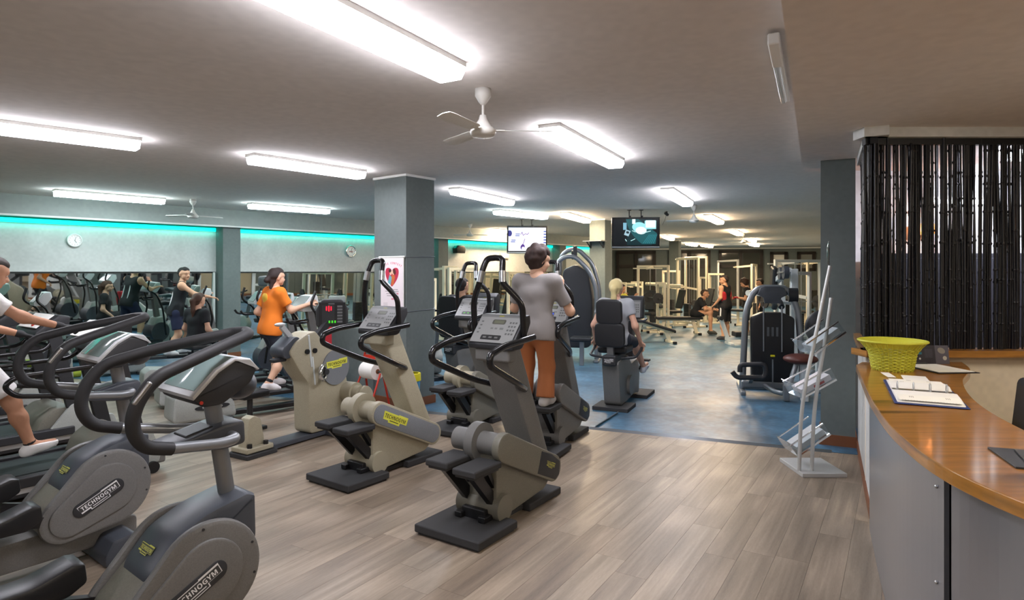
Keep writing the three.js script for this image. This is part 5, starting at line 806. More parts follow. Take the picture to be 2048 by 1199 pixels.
// ---------- people: distance fields of tapered bones, meshed with surface nets ----------
function field(bones, cell, k, clips = []) {
  let lo = [1e9, 1e9, 1e9], hi = [-1e9, -1e9, -1e9];
  for (const b of bones) for (const [p, r] of [[b.a, b.ra], [b.b, b.rb]]) for (let i = 0; i < 3; i++) { lo[i] = Math.min(lo[i], p[i] - r - 3 * cell); hi[i] = Math.max(hi[i], p[i] + r + 3 * cell); }
  const n = [0, 1, 2].map((i) => Math.ceil((hi[i] - lo[i]) / cell) + 1), [nx, ny, nz] = n, F = new Float32Array(nx * ny * nz).fill(1);
  for (const b of bones) {
    const ab = [b.b[0] - b.a[0], b.b[1] - b.a[1], b.b[2] - b.a[2]], L2 = Math.max(1e-9, ab[0] ** 2 + ab[1] ** 2 + ab[2] ** 2), L = Math.sqrt(L2), R = Math.max(b.ra, b.rb) + k + 3 * cell;
    const i0 = [0, 1, 2].map((i) => Math.max(0, Math.floor((Math.min(b.a[i], b.b[i]) - R - lo[i]) / cell))), i1 = [0, 1, 2].map((i) => Math.min(n[i] - 1, Math.ceil((Math.max(b.a[i], b.b[i]) + R - lo[i]) / cell)));
    for (let z = i0[2]; z <= i1[2]; z++) for (let y = i0[1]; y <= i1[1]; y++) for (let x = i0[0]; x <= i1[0]; x++) {
      const px = lo[0] + x * cell - b.a[0], py = lo[1] + y * cell - b.a[1], pz = lo[2] + z * cell - b.a[2], q = (px * ab[0] + py * ab[1] + pz * ab[2]) / L2, t = q < 0 ? 0 : q > 1 ? 1 : q;
      let d = Math.hypot(px - ab[0] * t, py - ab[1] * t, pz - ab[2] * t) - (b.ra + (b.rb - b.ra) * t);
      if (b.cut) d = Math.max(d, (q - 1) * L); if (b.cutA) d = Math.max(d, -q * L);
      const o = (z * ny + y) * nx + x, e = F[o], h = Math.max(k - Math.abs(e - d), 0) / k; F[o] = Math.min(e, d) - h * h * k * 0.25;
    }
  }
  for (const [p, m] of clips) for (let z = 0; z < nz; z++) for (let y = 0; y < ny; y++) for (let x = 0; x < nx; x++) { const d = (lo[0] + x * cell - p[0]) * m[0] + (lo[1] + y * cell - p[1]) * m[1] + (lo[2] + z * cell - p[2]) * m[2], o = (z * ny + y) * nx + x; if (d > F[o]) F[o] = d; }
  const vid = new Int32Array(nx * ny * nz).fill(-1), pos = [], idx = [], sx = 1, sy = nx, sz = nx * ny, corner = [0, sx, sy, sx + sy, sz, sx + sz, sy + sz, sx + sy + sz], E = [[0, 1], [0, 2], [0, 4], [1, 3], [1, 5], [2, 3], [2, 6], [3, 7], [4, 5], [4, 6], [5, 7], [6, 7]];
  for (let z = 0; z < nz - 1; z++) for (let y = 0; y < ny - 1; y++) for (let x = 0; x < nx - 1; x++) {
    const o = z * sz + y * sy + x; let m = 0; for (let c = 0; c < 8; c++) if (F[o + corner[c]] < 0) m |= 1 << c;
    if (m === 0 || m === 255) continue;
    let X = 0, Y = 0, Z = 0, w = 0;
    for (const [a, b] of E) if (((m >> a) & 1) !== ((m >> b) & 1)) { const fa = F[o + corner[a]], fb = F[o + corner[b]], t = fa / (fa - fb); X += (a & 1) + ((b & 1) - (a & 1)) * t; Y += ((a >> 1) & 1) + (((b >> 1) & 1) - ((a >> 1) & 1)) * t; Z += (a >> 2) + ((b >> 2) - (a >> 2)) * t; w++; }
    vid[o] = pos.length / 3; pos.push(lo[0] + (x + X / w) * cell, lo[1] + (y + Y / w) * cell, lo[2] + (z + Z / w) * cell);
  }
  const quad = (a, b, c, d, flip) => { if (a < 0 || b < 0 || c < 0 || d < 0) return; flip ? idx.push(a, c, b, a, d, c) : idx.push(a, b, c, a, c, d); };
  for (let z = 1; z < nz - 1; z++) for (let y = 1; y < ny - 1; y++) for (let x = 1; x < nx - 1; x++) {
    const o = z * sz + y * sy + x, s = F[o] < 0;
    if (s !== F[o + sx] < 0) quad(vid[o - sy - sz], vid[o - sz], vid[o], vid[o - sy], !s);
    if (s !== F[o + sy] < 0) quad(vid[o - sx - sz], vid[o - sx], vid[o], vid[o - sz], !s);
    if (s !== F[o + sz] < 0) quad(vid[o - sx - sy], vid[o - sy], vid[o], vid[o - sx], !s);
  }
  const g = new THREE.BufferGeometry(); g.setAttribute('position', new THREE.Float32BufferAttribute(pos, 3)); g.setIndex(idx); g.computeVertexNormals(); return g;
}
const bone = (a, b, ra, rb = ra, more = {}) => ({ a, b, ra, rb, ...more });
const mid = (a, b, t = 0.5) => [0, 1, 2].map((i) => a[i] + (b[i] - a[i]) * t), add = (a, b, s = 1) => [0, 1, 2].map((i) => a[i] + b[i] * s), sub = (a, b) => add(a, b, -1), unit = (a) => { const l = Math.hypot(...a) || 1; return a.map((x) => x / l); }, cross = (a, b) => [a[1] * b[2] - a[2] * b[1], a[2] * b[0] - a[0] * b[2], a[0] * b[1] - a[1] * b[0]];
function colored(g, c) { const q = g.index ? g.toNonIndexed() : g; q.deleteAttribute('uv'); const a = new Float32Array(q.attributes.position.count * 3), k = new THREE.Color(c); for (let i = 0; i < a.length; i += 3) { a[i] = k.r; a[i + 1] = k.g; a[i + 2] = k.b; } q.setAttribute('color', new THREE.BufferAttribute(a, 3)); return q; }
const SKIN = new THREE.MeshStandardMaterial({ vertexColors: true, roughness: 0.6 });
function handBones(w, dir, palm, thumbSide, curl, s) {      // wrist, direction, palm normal, side of the thumb
  const d = unit(dir), t = unit(cross(d, palm)), p = unit(cross(t, d)), sgn = thumbSide, out = [];
  for (const k of [-1, 0, 1]) out.push(bone(add(w, t, k * 0.014 * s), add(add(w, d, 0.075 * s), t, k * 0.024 * s), 0.017 * s, 0.015 * s));
  [[-1.5, 0.9], [-0.5, 1.05], [0.5, 1], [1.5, 0.8]].forEach(([k, l]) => {
    let q = add(add(w, d, 0.08 * s), t, k * 0.018 * s * -sgn), a = curl * 0.5; for (const seg of [0.038, 0.026, 0.02]) { const v = add(d.map((x) => x * Math.cos(a)), p, Math.sin(a)), e = add(q, v, seg * l * s); out.push(bone(q, e, 0.0092 * s, 0.0082 * s)); q = e; a += curl; }
  });
  let q = add(add(w, d, 0.025 * s), t, 0.022 * s * sgn), v = unit(add(add(d, t, 1.1 * sgn), p, 0.4 * curl)); const e = add(q, v, 0.04 * s); out.push(bone(q, e, 0.012 * s, 0.0105 * s)); out.push(bone(e, add(e, unit(add(add(d, t, 0.2 * sgn), p, 0.8 * curl)), 0.03 * s), 0.0105 * s, 0.009 * s));
  return out;
}
function person(label, at, a, J, look) {
  const s = J.s || 1, o = thing('person', label, 'person', at, a, J.y || 0), skin = look.skin || 0xc99b7d, fine = look.fine || 0.014;
  const B = [], { pelvis, chest, neck } = J, up = unit(sub(neck, pelvis)), hips = [J.hipL, J.hipR], sh = [J.shL, J.shR], el = [J.elL, J.elR], wr = [J.wrL, J.wrR], kn = [J.knL, J.knR], an = [J.anL, J.anR], toe = [J.toL, J.toR];
  const torso = (f, list) => {
    list.push(bone(J.hipL, J.hipR, 0.1 * s + f), bone(add(pelvis, [-0.03, -0.02, 0.05]), add(pelvis, [-0.03, -0.02, -0.05]), 0.1 * s + f));
    for (const z of [-0.05, 0.05]) { list.push(bone(add(pelvis, [0, 0.05, z]), add(mid(pelvis, chest), [0, 0, z]), 0.098 * s + f, 0.09 * s + f)); list.push(bone(add(mid(pelvis, chest), [0, 0, z]), add(chest, [0, 0, z * 1.3]), 0.09 * s + f, 0.105 * s + f)); }
    list.push(bone(J.shL, chest, 0.058 * s + f, 0.1 * s + f), bone(J.shR, chest, 0.058 * s + f, 0.1 * s + f), bone(mid(J.shL, neck, 0.2), mid(J.shR, neck, 0.2), 0.06 * s + f * 0.7));
    if (look.bust) for (const z of [-0.07, 0.07]) list.push(bone(add(chest, [0.07, -0.05, z]), add(chest, [0.075, -0.06, z]), 0.058 * s + f));
  };
  torso(0, B); B.push(bone(neck, J.head.c, 0.06 * s, 0.048 * s));
  for (const i of [0, 1]) {
    B.push(bone(sh[i], el[i], 0.05 * s, 0.039 * s), bone(el[i], wr[i], 0.04 * s, 0.027 * s));
    B.push(bone(hips[i], kn[i], 0.088 * s, 0.058 * s), bone(kn[i], mid(kn[i], an[i], 0.35), 0.056 * s, 0.056 * s), bone(mid(kn[i], an[i], 0.35), an[i], 0.055 * s, 0.036 * s), bone(an[i], toe[i], 0.036 * s, 0.026 * s));
  }
  const pieces = [colored(field(B, fine, 0.05 * s), skin)];
  // head
  const h = J.head, hm = new THREE.Matrix4().compose(v3(...h.c), new THREE.Quaternion().setFromEuler(new THREE.Euler(0, rad(h.yaw || 0), rad(h.pitch || 0), 'YZX')), v3(s, s, s));
  const face = field([bone([-0.022, 0.03, 0], [0.02, 0.035, 0], 0.088, 0.083), bone([0.03, -0.05, -0.02], [0.03, -0.05, 0.02], 0.05), bone([0.068, -0.085, -0.008], [0.068, -0.085, 0.008], 0.024), bone([0.05, -0.03, -0.035], [0.05, -0.03, 0.035], 0.036), bone([0.092, 0.012, 0], [0.112, -0.03, 0], 0.011, 0.014), bone([0.104, -0.032, -0.012], [0.104, -0.032, 0.012], 0.009), bone([0.082, 0.028, -0.035], [0.082, 0.028, 0.035], 0.018), bone([0.09, -0.055, -0.016], [0.09, -0.055, 0.016], 0.011), bone([-0.005, 0.012, 0.082], [-0.012, -0.025, 0.08], 0.017, 0.012), bone([-0.005, 0.012, -0.082], [-0.012, -0.025, -0.08], 0.017, 0.012), bone([-0.02, -0.02, 0], [-0.03, -0.12, 0], 0.06, 0.052)], 0.0065, 0.02);
  pieces.push(colored(face.applyMatrix4(hm), skin));
  for (const z of [-1, 1]) { pieces.push(colored(new THREE.SphereGeometry(0.0115, 10, 8).translate(0.087, 0.008, z * 0.031).applyMatrix4(hm), 0xe9e4dc)); pieces.push(colored(new THREE.SphereGeometry(0.006, 8, 6).translate(0.0955, 0.008, z * 0.031).applyMatrix4(hm), 0x2a1d14)); pieces.push(colored(new THREE.SphereGeometry(0.012, 10, 6).scale(0.5, 0.3, 1.5).translate(0.099, 0.032, z * 0.032).applyMatrix4(hm), look.hair)); }
  pieces.push(colored(new THREE.SphereGeometry(0.012, 10, 6).scale(0.5, 0.45, 1.7).translate(0.1, -0.057, 0).applyMatrix4(hm), 0xa4614f));
  for (const i of [0, 1]) if (!look.gloves) { const H = J.hands?.[i] || {}; pieces.push(colored(field(handBones(wr[i], H.dir || sub(wr[i], el[i]), H.palm || [0, -1, 0], (i ? -1 : 1) * (H.flip || 1), H.curl ?? 0.45, s), 0.006, 0.008), skin)); }
  const m = new THREE.Mesh(mergeGeometries(pieces.map((g) => { for (const k of Object.keys(g.attributes)) if (!['position', 'normal', 'color'].includes(k)) g.deleteAttribute(k); return g; })), SKIN); m.name = 'body'; o.add(m);
  if (look.gloves) for (const i of [0, 1]) { const H = J.hands?.[i] || {}; const g = new THREE.Mesh(field(handBones(wr[i], H.dir || sub(wr[i], el[i]), H.palm || [0, -1, 0], (i ? -1 : 1) * (H.flip || 1), H.curl ?? 0.45, s).concat([bone(mid(wr[i], el[i], 0.12), wr[i], 0.032 * s)]), 0.006, 0.008), mat(look.gloves, 0.7)); g.name = 'glove'; o.add(g); }
  const wear = (name, list, color, k, clips, rough = 0.85, c = fine) => { const g = new THREE.Mesh(field(list, c, k, clips), color.isMaterial ? color : mat(color, rough)); g.name = name; o.add(g); return g; };
  // hair
  const HB = (list) => list.map((b) => ({ ...b, a: v3(...b.a).applyMatrix4(hm).toArray(), b: v3(...b.b).applyMatrix4(hm).toArray(), ra: b.ra * s, rb: b.rb * s }));
  const hair = { short: [bone([-0.03, 0.055, 0], [0.015, 0.075, 0], 0.088, 0.07), bone([-0.045, 0.02, 0], [-0.045, -0.01, 0], 0.085, 0.07), bone([0.06, 0.085, -0.03], [0.06, 0.085, 0.03], 0.026)],
    curly: [bone([-0.03, 0.06, 0], [0.02, 0.08, 0], 0.1, 0.08), bone([-0.055, 0.0, 0], [-0.05, -0.05, 0], 0.092, 0.06), bone([-0.04, 0.01, 0.05], [-0.04, -0.04, 0.05], 0.06, 0.04), bone([-0.04, 0.01, -0.05], [-0.04, -0.04, -0.05], 0.06, 0.04), bone([0.055, 0.09, -0.03], [0.055, 0.09, 0.03], 0.032), bone([-0.08, 0.09, 0.04], [-0.06, 0.12, 0.0], 0.04), bone([0.0, 0.13, -0.03], [0.0, 0.12, 0.05], 0.035)],
    tied: [bone([-0.03, 0.05, 0], [0.02, 0.07, 0], 0.092, 0.075), bone([-0.05, 0.01, 0], [-0.05, -0.03, 0], 0.082, 0.06), bone([0.055, 0.08, -0.03], [0.055, 0.08, 0.03], 0.026)] }[look.cut || 'short'];
  if (look.cut === 'tied') { const T = look.tail || 'bun'; if (T === 'bun') hair.push(bone([-0.13, -0.02, 0], [-0.15, -0.035, 0], 0.042, 0.038), bone([-0.07, -0.06, 0.01], [-0.1, -0.14, 0.02], 0.04, 0.02)); else hair.push(bone([-0.1, 0.03, 0], [-0.14, 0.0, 0], 0.035, 0.04), bone([-0.14, 0, 0], [-0.13, -0.12 - T * 0.3, 0], 0.04, 0.034), bone([-0.13, -0.12 - T * 0.3, 0], [-0.12, -0.2 - T, 0], 0.034, 0.016)); }
  if (look.cut === 'curly') for (let k = 0; k < 34; k++) { const u = hash2(k, 1, 77) * 2 - 1, t = hash2(k, 2, 77) * 6.283, q = Math.sqrt(1 - u * u), x = -0.03 + q * Math.cos(t) * 0.105, y = 0.05 + u * 0.1, z = q * Math.sin(t) * 0.1; if (x > 0.03 && y < 0.1) continue; hair.push(bone([x, y, z], [x - 0.01, y - 0.012, z], 0.026, 0.022)); }
  wear('hair', HB(hair), look.hair, 0.03 * s, [], 0.7, 0.0085);
  // shirt
  const S = []; torso(0.014, S); const cutS = look.sleeve ?? 0.6;
  if (cutS > 0) for (const i of [0, 1]) S.push(bone(sh[i], mid(sh[i], el[i], cutS), 0.072 * s, 0.066 * s, { cut: 1 }));
  const hem = look.hem ?? -0.08, hemP = add(pelvis, up, hem), clips = [[hemP, up.map((x) => -x)], [add(neck, up, 0.035), up]];
  if (cutS <= 0) for (const i of [0, 1]) { const q = [0, 0, i ? 1 : -1]; clips.push([add(sh[i], q, 0.0), q]); }
  if (look.hem < -0.05) for (const i of [0, 1]) S.push(bone(add(hips[i], up, 0.1), add(hips[i], up, -0.12), 0.112 * s, 0.125 * s));
  wear('shirt', S, look.shirt, 0.05 * s, clips);
  if (look.accent) for (const z of [-1, 1]) wear('side_panel', [bone(add(chest, [-0.02, -0.02, z * 0.115]), add(pelvis, [-0.02, 0.12, z * 0.085]), 0.095 * s, 0.085 * s)], look.accent, 0.02, [], 0.85, 0.012);
  if (look.lines) for (const z of [-0.075, 0.075]) wear('stripe', [bone(add(chest, [-0.045, 0.0, z]), add(pelvis, [-0.05, 0.02, z * 0.85]), 0.078 * s, 0.078 * s)], look.lines, 0.01, [[add(chest, [0, 0, z + 0.008]), [0, 0, 1]], [add(chest, [0, 0, z - 0.008]), [0, 0, -1]], [add(chest, [-0.08, 0, 0]), [1, 0, 0]]], 0.8, 0.006);
  if (look.backPrint) wear('back_print', [bone(add(chest, [-0.05, 0.07, -0.03]), add(chest, [-0.05, 0.07, 0.03]), 0.085 * s), bone(add(chest, [-0.04, 0.02, 0]), add(chest, [-0.04, -0.14, 0]), 0.09 * s, 0.075 * s)], look.backPrint, 0.02, [[add(chest, [-0.1, 0, 0]), [1, 0, 0]]], 0.8, 0.007);
  // trousers or shorts
  const T = [], leg = look.leg ?? 0.9; T.push(bone(J.hipL, J.hipR, 0.112 * s), bone(add(pelvis, [-0.03, -0.02, 0.05]), add(pelvis, [-0.03, -0.02, -0.05]), 0.112 * s));
  for (const i of [0, 1]) if (leg <= 1) T.push(bone(hips[i], mid(hips[i], kn[i], leg), 0.106 * s, (look.loose ?? 0.092) * s, { cut: 1 })); else T.push(bone(hips[i], kn[i], 0.104 * s, 0.078 * s), bone(kn[i], mid(kn[i], an[i], leg - 1), 0.078 * s, (look.loose ?? 0.075) * s, { cut: 1 }));
  wear(leg > 1.5 ? 'trousers' : 'shorts', T, look.pants, 0.04 * s, [[add(pelvis, up, 0.11), up]]);
  if (look.legStripe) for (const i of [0, 1]) { const z = i ? 1 : -1; wear('leg_stripe', [bone(add(hips[i], [0, 0.02, z * 0.075]), add(mid(hips[i], kn[i], leg * 0.96), [0, 0, z * 0.085]), 0.036 * s)], look.legStripe, 0.01, [[add(hips[i], [0.018, 0, 0]), [1, 0, 0]], [add(hips[i], [-0.018, 0, 0]), [-1, 0, 0]]], 0.8, 0.008); }
  // shoes and socks
  for (const i of [0, 1]) {
    const d = unit(sub(toe[i], an[i])), heel = add(an[i], [d[0] * -0.035, -0.035, d[2] * -0.035]), tip = add(toe[i], [0, -0.005, 0]), q = unit(cross(sub(tip, heel), [0, 1, 0])), n = unit(cross(q, sub(tip, heel))), foot = add(mid(heel, tip), n, -0.033 * s);
    const shoe = wear('shoe', [bone(heel, mid(heel, tip, 0.6), 0.043 * s, 0.042 * s), bone(mid(heel, tip, 0.6), tip, 0.044 * s, 0.033 * s), bone(an[i], heel, 0.047 * s, 0.043 * s), bone(an[i], mid(an[i], tip, 0.7), 0.046 * s, 0.041 * s)], look.shoe ?? 0xd8d8d6, 0.03 * s, [[add(an[i], [0, 0.022, 0]), [0, 1, 0]], [foot, n.map((x) => -x)]], 0.7, 0.008);
    const sole = new THREE.Mesh(field([bone(heel, tip, 0.046 * s, 0.037 * s)], 0.007, 0.01, [[add(foot, n, 0.004), n], [add(foot, n, -0.014), n.map((x) => -x)]]), mat(look.sole ?? 0xe6e6e4, 0.7)); sole.name = 'sole'; shoe.add(sole);
    if (look.sock) wear('sock', [bone(an[i], mid(an[i], kn[i], look.sockTop ?? 0.25), 0.043 * s, 0.047 * s, { cut: 1 })], look.sock, 0.02, [], 0.9, 0.009);
  }
  return o;
}
function upright(H, o = {}) {                                // standing pose for height H, local +x forward
  const s = H / 1.72, y = (k) => k * s, J = { s: s * (o.build || 1), pelvis: [0, y(0.93), 0], chest: [0.01, y(1.25), 0], neck: [0, y(1.43), 0], head: { c: [0.03, y(1.585), 0], yaw: 0, pitch: 0 }, shL: [0, y(1.385), -0.17 * s], shR: [0, y(1.385), 0.17 * s], elL: [-0.03, y(1.1), -0.24 * s], elR: [-0.03, y(1.1), 0.24 * s], wrL: [0.06, y(0.86), -0.25 * s], wrR: [0.06, y(0.86), 0.25 * s], hipL: [0, y(0.9), -0.085 * s], hipR: [0, y(0.9), 0.085 * s], knL: [0.02, y(0.49), -0.1 * s], knR: [0.02, y(0.49), 0.1 * s], anL: [-0.02, y(0.085), -0.11 * s], anR: [-0.02, y(0.085), 0.11 * s], toL: [0.13, y(0.04), -0.13 * s], toR: [0.13, y(0.04), 0.13 * s] };
  return { ...J, ...o.set, head: { ...J.head, ...o.head } };
}
// woman on the stepper
person('woman in grey shirt and orange trousers on the stepper, seen from behind', [0.144 + 0.454 * 0.15, 5.85 + 0.891 * 0.15], 27, {
  s: 0.96, pelvis: [-0.02, 1.2, 0.01], chest: [0.03, 1.52, 0.01], neck: [0.04, 1.7, 0.01], head: { c: [0.07, 1.855, 0.02], yaw: -35, pitch: -8 }, shL: [0.03, 1.655, -0.165], shR: [0.03, 1.655, 0.19], elL: [0.12, 1.39, -0.27], elR: [0.15, 1.37, 0.31], wrL: [0.3, 1.57, -0.16], wrR: [0.33, 1.6, 0.145], hipL: [-0.01, 1.16, -0.08], hipR: [-0.01, 1.16, 0.1], knL: [0.05, 0.86, -0.1], knR: [0.03, 0.85, 0.12], anL: [0.0, 0.575, -0.11], anR: [-0.02, 0.555, 0.125], toL: [0.15, 0.548, -0.125], toR: [0.13, 0.528, 0.14], hands: [{ dir: [0.3, 1, 0.1], palm: [0.2, 0, 1], curl: 0.8 }, { dir: [0.3, 1, -0.1], palm: [0.2, 0, -1], curl: 0.8 }],
}, { skin: 0xd0a58a, hair: 0x33221d, cut: 'curly', shirt: 0x8b8684, sleeve: 0.75, hem: -0.1, pants: 0xa06036, leg: 1.97, loose: 0.092, shoe: 0xb9b6b4, sole: 0xf0efec, fine: 0.011, bust: 1 });
// man on the treadmill
person('man in white shirt and shorts with black gloves running at the left edge', [-3.46 - 0.588 * 1.13 - 0.1, 5.66 - 0.809 * 1.13 + 0.073], 36, {
  s: 0.98, y: 0.2, pelvis: [0, 0.9, 0], chest: [0.07, 1.2, 0], neck: [0.1, 1.38, 0], head: { c: [0.17, 1.535, 0], yaw: 0, pitch: -16 }, shL: [0.09, 1.335, -0.18], shR: [0.1, 1.335, 0.18], elL: [0.2, 1.1, -0.26], elR: [0.3, 1.19, 0.25], wrL: [0.43, 1.02, -0.24], wrR: [0.57, 1.1, 0.2], hipL: [0, 0.87, -0.085], hipR: [0.02, 0.87, 0.085], knL: [0.03, 0.47, -0.1], knR: [0.27, 0.51, 0.1], anL: [-0.32, 0.24, -0.11], anR: [0.4, 0.13, 0.1], toL: [-0.24, 0.1, -0.12], toR: [0.55, 0.14, 0.11], hands: [{ dir: [1, -0.35, 0.1], palm: [0, -1, 0], curl: 0.9 }, { dir: [1, -0.1, 0], palm: [0, -1, 0], curl: 0.9 }],
}, { skin: 0xb98769, hair: 0x2e2520, shirt: 0xe4e1de, sleeve: 0.55, hem: -0.08, pants: 0xe6e3e2, leg: 0.8, loose: 0.105, gloves: 0x1c1c1e, shoe: 0xe9e7e4, sock: 0x2a2624, sockTop: 0.12, fine: 0.011 });
// woman in orange
person('woman in orange shirt and dark shorts on the elliptical trainer', wE, 48, {
  s: 0.9, pelvis: [-0.04, 1.06, 0], chest: [0.0, 1.36, 0], neck: [0.02, 1.53, 0], head: { c: [0.04, 1.675, 0.0], yaw: 8, pitch: 0 }, shL: [0, 1.485, -0.16], shR: [0.02, 1.485, 0.16], elL: [-0.12, 1.24, -0.22], elR: [0.14, 1.27, 0.22], wrL: [0.06, 1.12, -0.2], wrR: [0.37, 1.34, 0.22], hipL: [-0.04, 1.02, -0.08], hipR: [-0.04, 1.02, 0.08], knL: [0.1, 0.68, -0.12], knR: [0.05, 0.66, 0.13], anL: [0.06, 0.36, -0.16], anR: [-0.14, 0.37, 0.17], toL: [0.2, 0.33, -0.17], toR: [0.0, 0.315, 0.17], hands: [{ curl: 0.8 }, { dir: [1, 0.4, 0], palm: [0.3, -0.6, -0.6], curl: 0.8 }],
}, { skin: 0xd3a88c, hair: 0x2b1f1c, cut: 'tied', tail: 'bun', backPrint: 0xe0b23c, shirt: printed(canvasTexture(8, 8, (g) => { g.fillStyle = '#e37a1e'; g.fillRect(0, 0, 8, 8); }), 0.85), sleeve: 0.7, hem: -0.1, pants: 0x20232f, leg: 0.96, loose: 0.075, shoe: 0xdad6d6, sock: 0x1d1d20, sockTop: 0.2, fine: 0.0115, bust: 1 });
// man in tank top
person('man in black tank top and navy shorts on an elliptical trainer by the mirror', mE, 62, {
  s: 0.95, pelvis: [-0.04, 1.06, 0], chest: [0.03, 1.38, 0], neck: [0.06, 1.55, 0], head: { c: [0.09, 1.7, 0.01], yaw: -50, pitch: 0 }, shL: [0.05, 1.505, -0.18], shR: [0.05, 1.505, 0.18], elL: [0.22, 1.32, -0.26], elR: [0.28, 1.34, 0.27], wrL: [0.42, 1.36, -0.22], wrR: [0.5, 1.3, 0.25], hipL: [-0.04, 1.02, -0.085], hipR: [-0.04, 1.02, 0.085], knL: [0.16, 0.66, -0.12], knR: [0.0, 0.65, 0.13], anL: [0.06, 0.35, -0.16], anR: [-0.16, 0.37, 0.17], toL: [0.2, 0.32, -0.17], toR: [-0.02, 0.31, 0.17],
}, { skin: 0xcf9f80, hair: 0x1b1614, lines: 0xdcdcdc, shirt: 0x17181b, sleeve: 0, hem: -0.1, pants: 0x1e2440, leg: 0.8, loose: 0.1, shoe: 0xe2e2e2, sock: 0xeaeaea, sockTop: 0.25 });
// seated figures: base pose for seat height h
function seated(h, o = {}) {
  const J = { s: 0.94, pelvis: [0, h + 0.09, 0], chest: [0.02, h + 0.4, 0], neck: [0.02, h + 0.58, 0], head: { c: [0.05, h + 0.73, 0], yaw: 0, pitch: 0 }, shL: [0.01, h + 0.53, -0.17], shR: [0.01, h + 0.53, 0.17], elL: [0.0, h + 0.27, -0.25], elR: [0.0, h + 0.27, 0.25], wrL: [0.18, h + 0.12, -0.25], wrR: [0.18, h + 0.12, 0.25], hipL: [0.02, h + 0.09, -0.09], hipR: [0.02, h + 0.09, 0.09], knL: [0.42, h + 0.12, -0.11], knR: [0.42, h + 0.12, 0.11], anL: [0.46, 0.1, -0.11], anR: [0.46, 0.1, 0.11], toL: [0.6, 0.06, -0.12], toR: [0.6, 0.06, 0.12] };
  return { ...J, ...o.set, head: { ...J.head, ...o.head } };
}
const bf = (p, a, x, z = 0) => [p[0] + Math.sin(rad(a)) * x + Math.cos(rad(a)) * z, p[1] + Math.cos(rad(a)) * x - Math.sin(rad(a)) * z];
person('blonde woman with ponytail in grey shirt on the recumbent bike, seen from behind', bf([1.226, 7.83], 25, 0.25), 25, seated(0.8, { set: { knL: [0.42, 0.94, -0.12], knR: [0.46, 0.8, 0.13], anL: [0.62, 0.6, -0.17], anR: [0.8, 0.42, 0.18], toL: [0.74, 0.6, -0.19], toR: [0.92, 0.46, 0.2], elL: [-0.04, 1.06, -0.27], elR: [-0.04, 1.06, 0.27], wrL: [0.1, 0.86, -0.3], wrR: [0.1, 0.86, 0.3] } }), { skin: 0xcf9f86, hair: 0xd8c58e, cut: 'tied', tail: 0.02, shirt: 0xa3a6ab, sleeve: 0.5, pants: 0x282c36, leg: 0.95, loose: 0.085, shoe: 0xc9cbd2, fine: 0.0125, bust: 1 });
person('dark-haired person in black shirt on the recumbent bike behind the olive stepper', bf([-0.88, 8.95], 30, 0.25), 30, seated(0.8, { set: { knL: [0.42, 0.94, -0.12], knR: [0.46, 0.8, 0.13], anL: [0.62, 0.6, -0.17], anR: [0.8, 0.42, 0.18], toL: [0.74, 0.6, -0.19], toR: [0.92, 0.46, 0.2] } }), { skin: 0xc69a7e, hair: 0x241a18, shirt: 0x1d1d20, pants: 0x1c1c20, leg: 1.9 });
const pony = [-5.2, 10.3];
{ const o = thing('padded_stool', 'padded stool under the woman with the long ponytail', 'stool', pony, 30); part('seat', rbox(0.36, 0.08, 0.36, 0.03, 0, 0.52, 0), K.padBlack, o); part('post', cyl(0.04, 0.04, 0.46, 0, 0.25, 0), K.tube, o); part('base', cyl(0.22, 0.24, 0.03, 0, 0.015, 0), K.dark, o); }
person('woman in black with a long brown ponytail sitting near the mirror', pony, 20, seated(0.54, {}), { skin: 0xcb9c82, hair: 0x4a2f22, cut: 'tied', tail: 0.16, shirt: 0x1b1a1e, pants: 0x1a1a1e, leg: 1.9, shoe: 0x55555a });
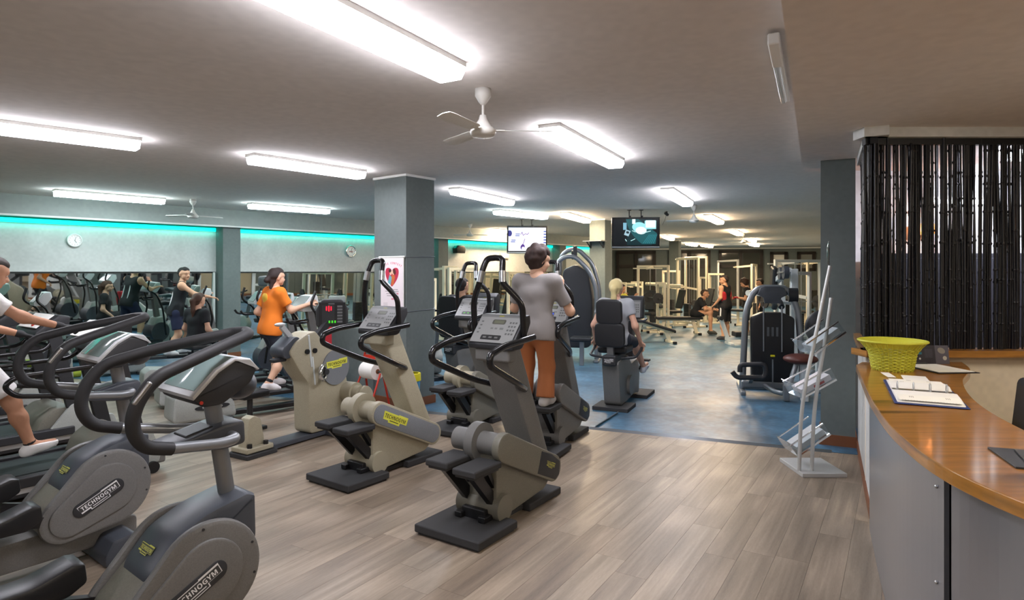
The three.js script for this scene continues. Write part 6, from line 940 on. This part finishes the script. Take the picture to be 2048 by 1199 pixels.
// weights area
const sit = [manBench[0] + 0.2, manBench[1] - 0.02];
person('smiling man in black shirt sitting on the flat bench', sit, 112, seated(0.5, { set: { chest: [0.12, 0.86, 0], neck: [0.2, 1.0, 0], shL: [0.16, 0.96, -0.17], shR: [0.16, 0.96, 0.17], elL: [0.3, 0.72, -0.2], elR: [0.3, 0.72, 0.2], wrL: [0.52, 0.72, -0.06], wrR: [0.5, 0.7, 0.06], anL: [0.4, 0.1, -0.13], anR: [0.44, 0.1, 0.13], toL: [0.54, 0.06, -0.15], toR: [0.58, 0.06, 0.15] }, head: { c: [0.27, 1.13, 0], yaw: -10, pitch: 4 } }), { skin: 0xd39d79, hair: 0x3c2a1f, shirt: 0x1a1b1f, sleeve: 0.7, pants: 0x17171a, leg: 0.6, loose: 0.105, shoe: 0x3a3d38, sole: 0xd8dcd0 });
person('standing man in black and red tank top with striped shorts, back turned', plan(1450, 679), -38, upright(1.66, { set: { wrL: [0.16, 0.9, -0.22], elL: [-0.02, 1.08, -0.23] }, head: { yaw: 40 } }), { skin: 0xcf9b78, hair: 0x2a211d, accent: 0xb4222c, legStripe: 0xe6e6e6, shirt: 0x19191c, sleeve: 0, hem: -0.1, pants: 0x16161a, leg: 0.98, loose: 0.115, shoe: 0x3c3c3e });
person('young man in black shirt and red gloves looking at his hands', plan(1494, 670), -64, upright(1.56, { set: { elL: [0.02, 1.0, -0.22], elR: [0.02, 1.0, 0.22], wrL: [0.25, 1.04, -0.06], wrR: [0.24, 1.02, 0.07] }, head: { pitch: -26, c: [0.07, 1.43, 0] } }), { skin: 0xcf9c7c, hair: 0x3a261c, cut: 'curly', shirt: 0x1c1c1f, gloves: 0xb02a34, pants: 0x1b1b1e, leg: 1.1, loose: 0.1, shoe: 0x8a8884 });
person('dark-haired man half hidden behind the hip machine', [7.25, 18.2], -75, upright(1.55, { head: { pitch: -12 } }), { skin: 0xcc9877, hair: 0x2a1f1a, shirt: 0x3a3a3e, pants: 0x222226, leg: 1.9 });
person('person in yellow shirt exercising beyond the blonde woman', plan(1241, 672), 60, seated(0.55, { set: { elL: [0.14, 0.98, -0.28], elR: [0.14, 0.98, 0.28], wrL: [0.3, 1.1, -0.24], wrR: [0.3, 1.1, 0.24] } }), { skin: 0xcb9472, hair: 0x2a201c, shirt: 0xd8c84a, pants: 0x2a2a30, leg: 0.9, shoe: 0x8a8a8a });
{ const o = thing('seat_block', 'black padded block seat under the person in yellow', 'seat', plan(1241, 672), 60); part('pad', rbox(0.4, 0.08, 0.4, 0.03, 0, 0.49, 0), K.padBlack, o); part('post', rbox(0.1, 0.46, 0.1, 0.01, 0, 0.23, 0), K.ivory, o); part('base', rbox(0.5, 0.04, 0.4, 0.01, 0, 0.02, 0), K.ivory, o); }
scene.traverse((o) => { if (o.isMesh) { o.castShadow = o.receiveShadow = true; } });
renderer.render(scene, camera);
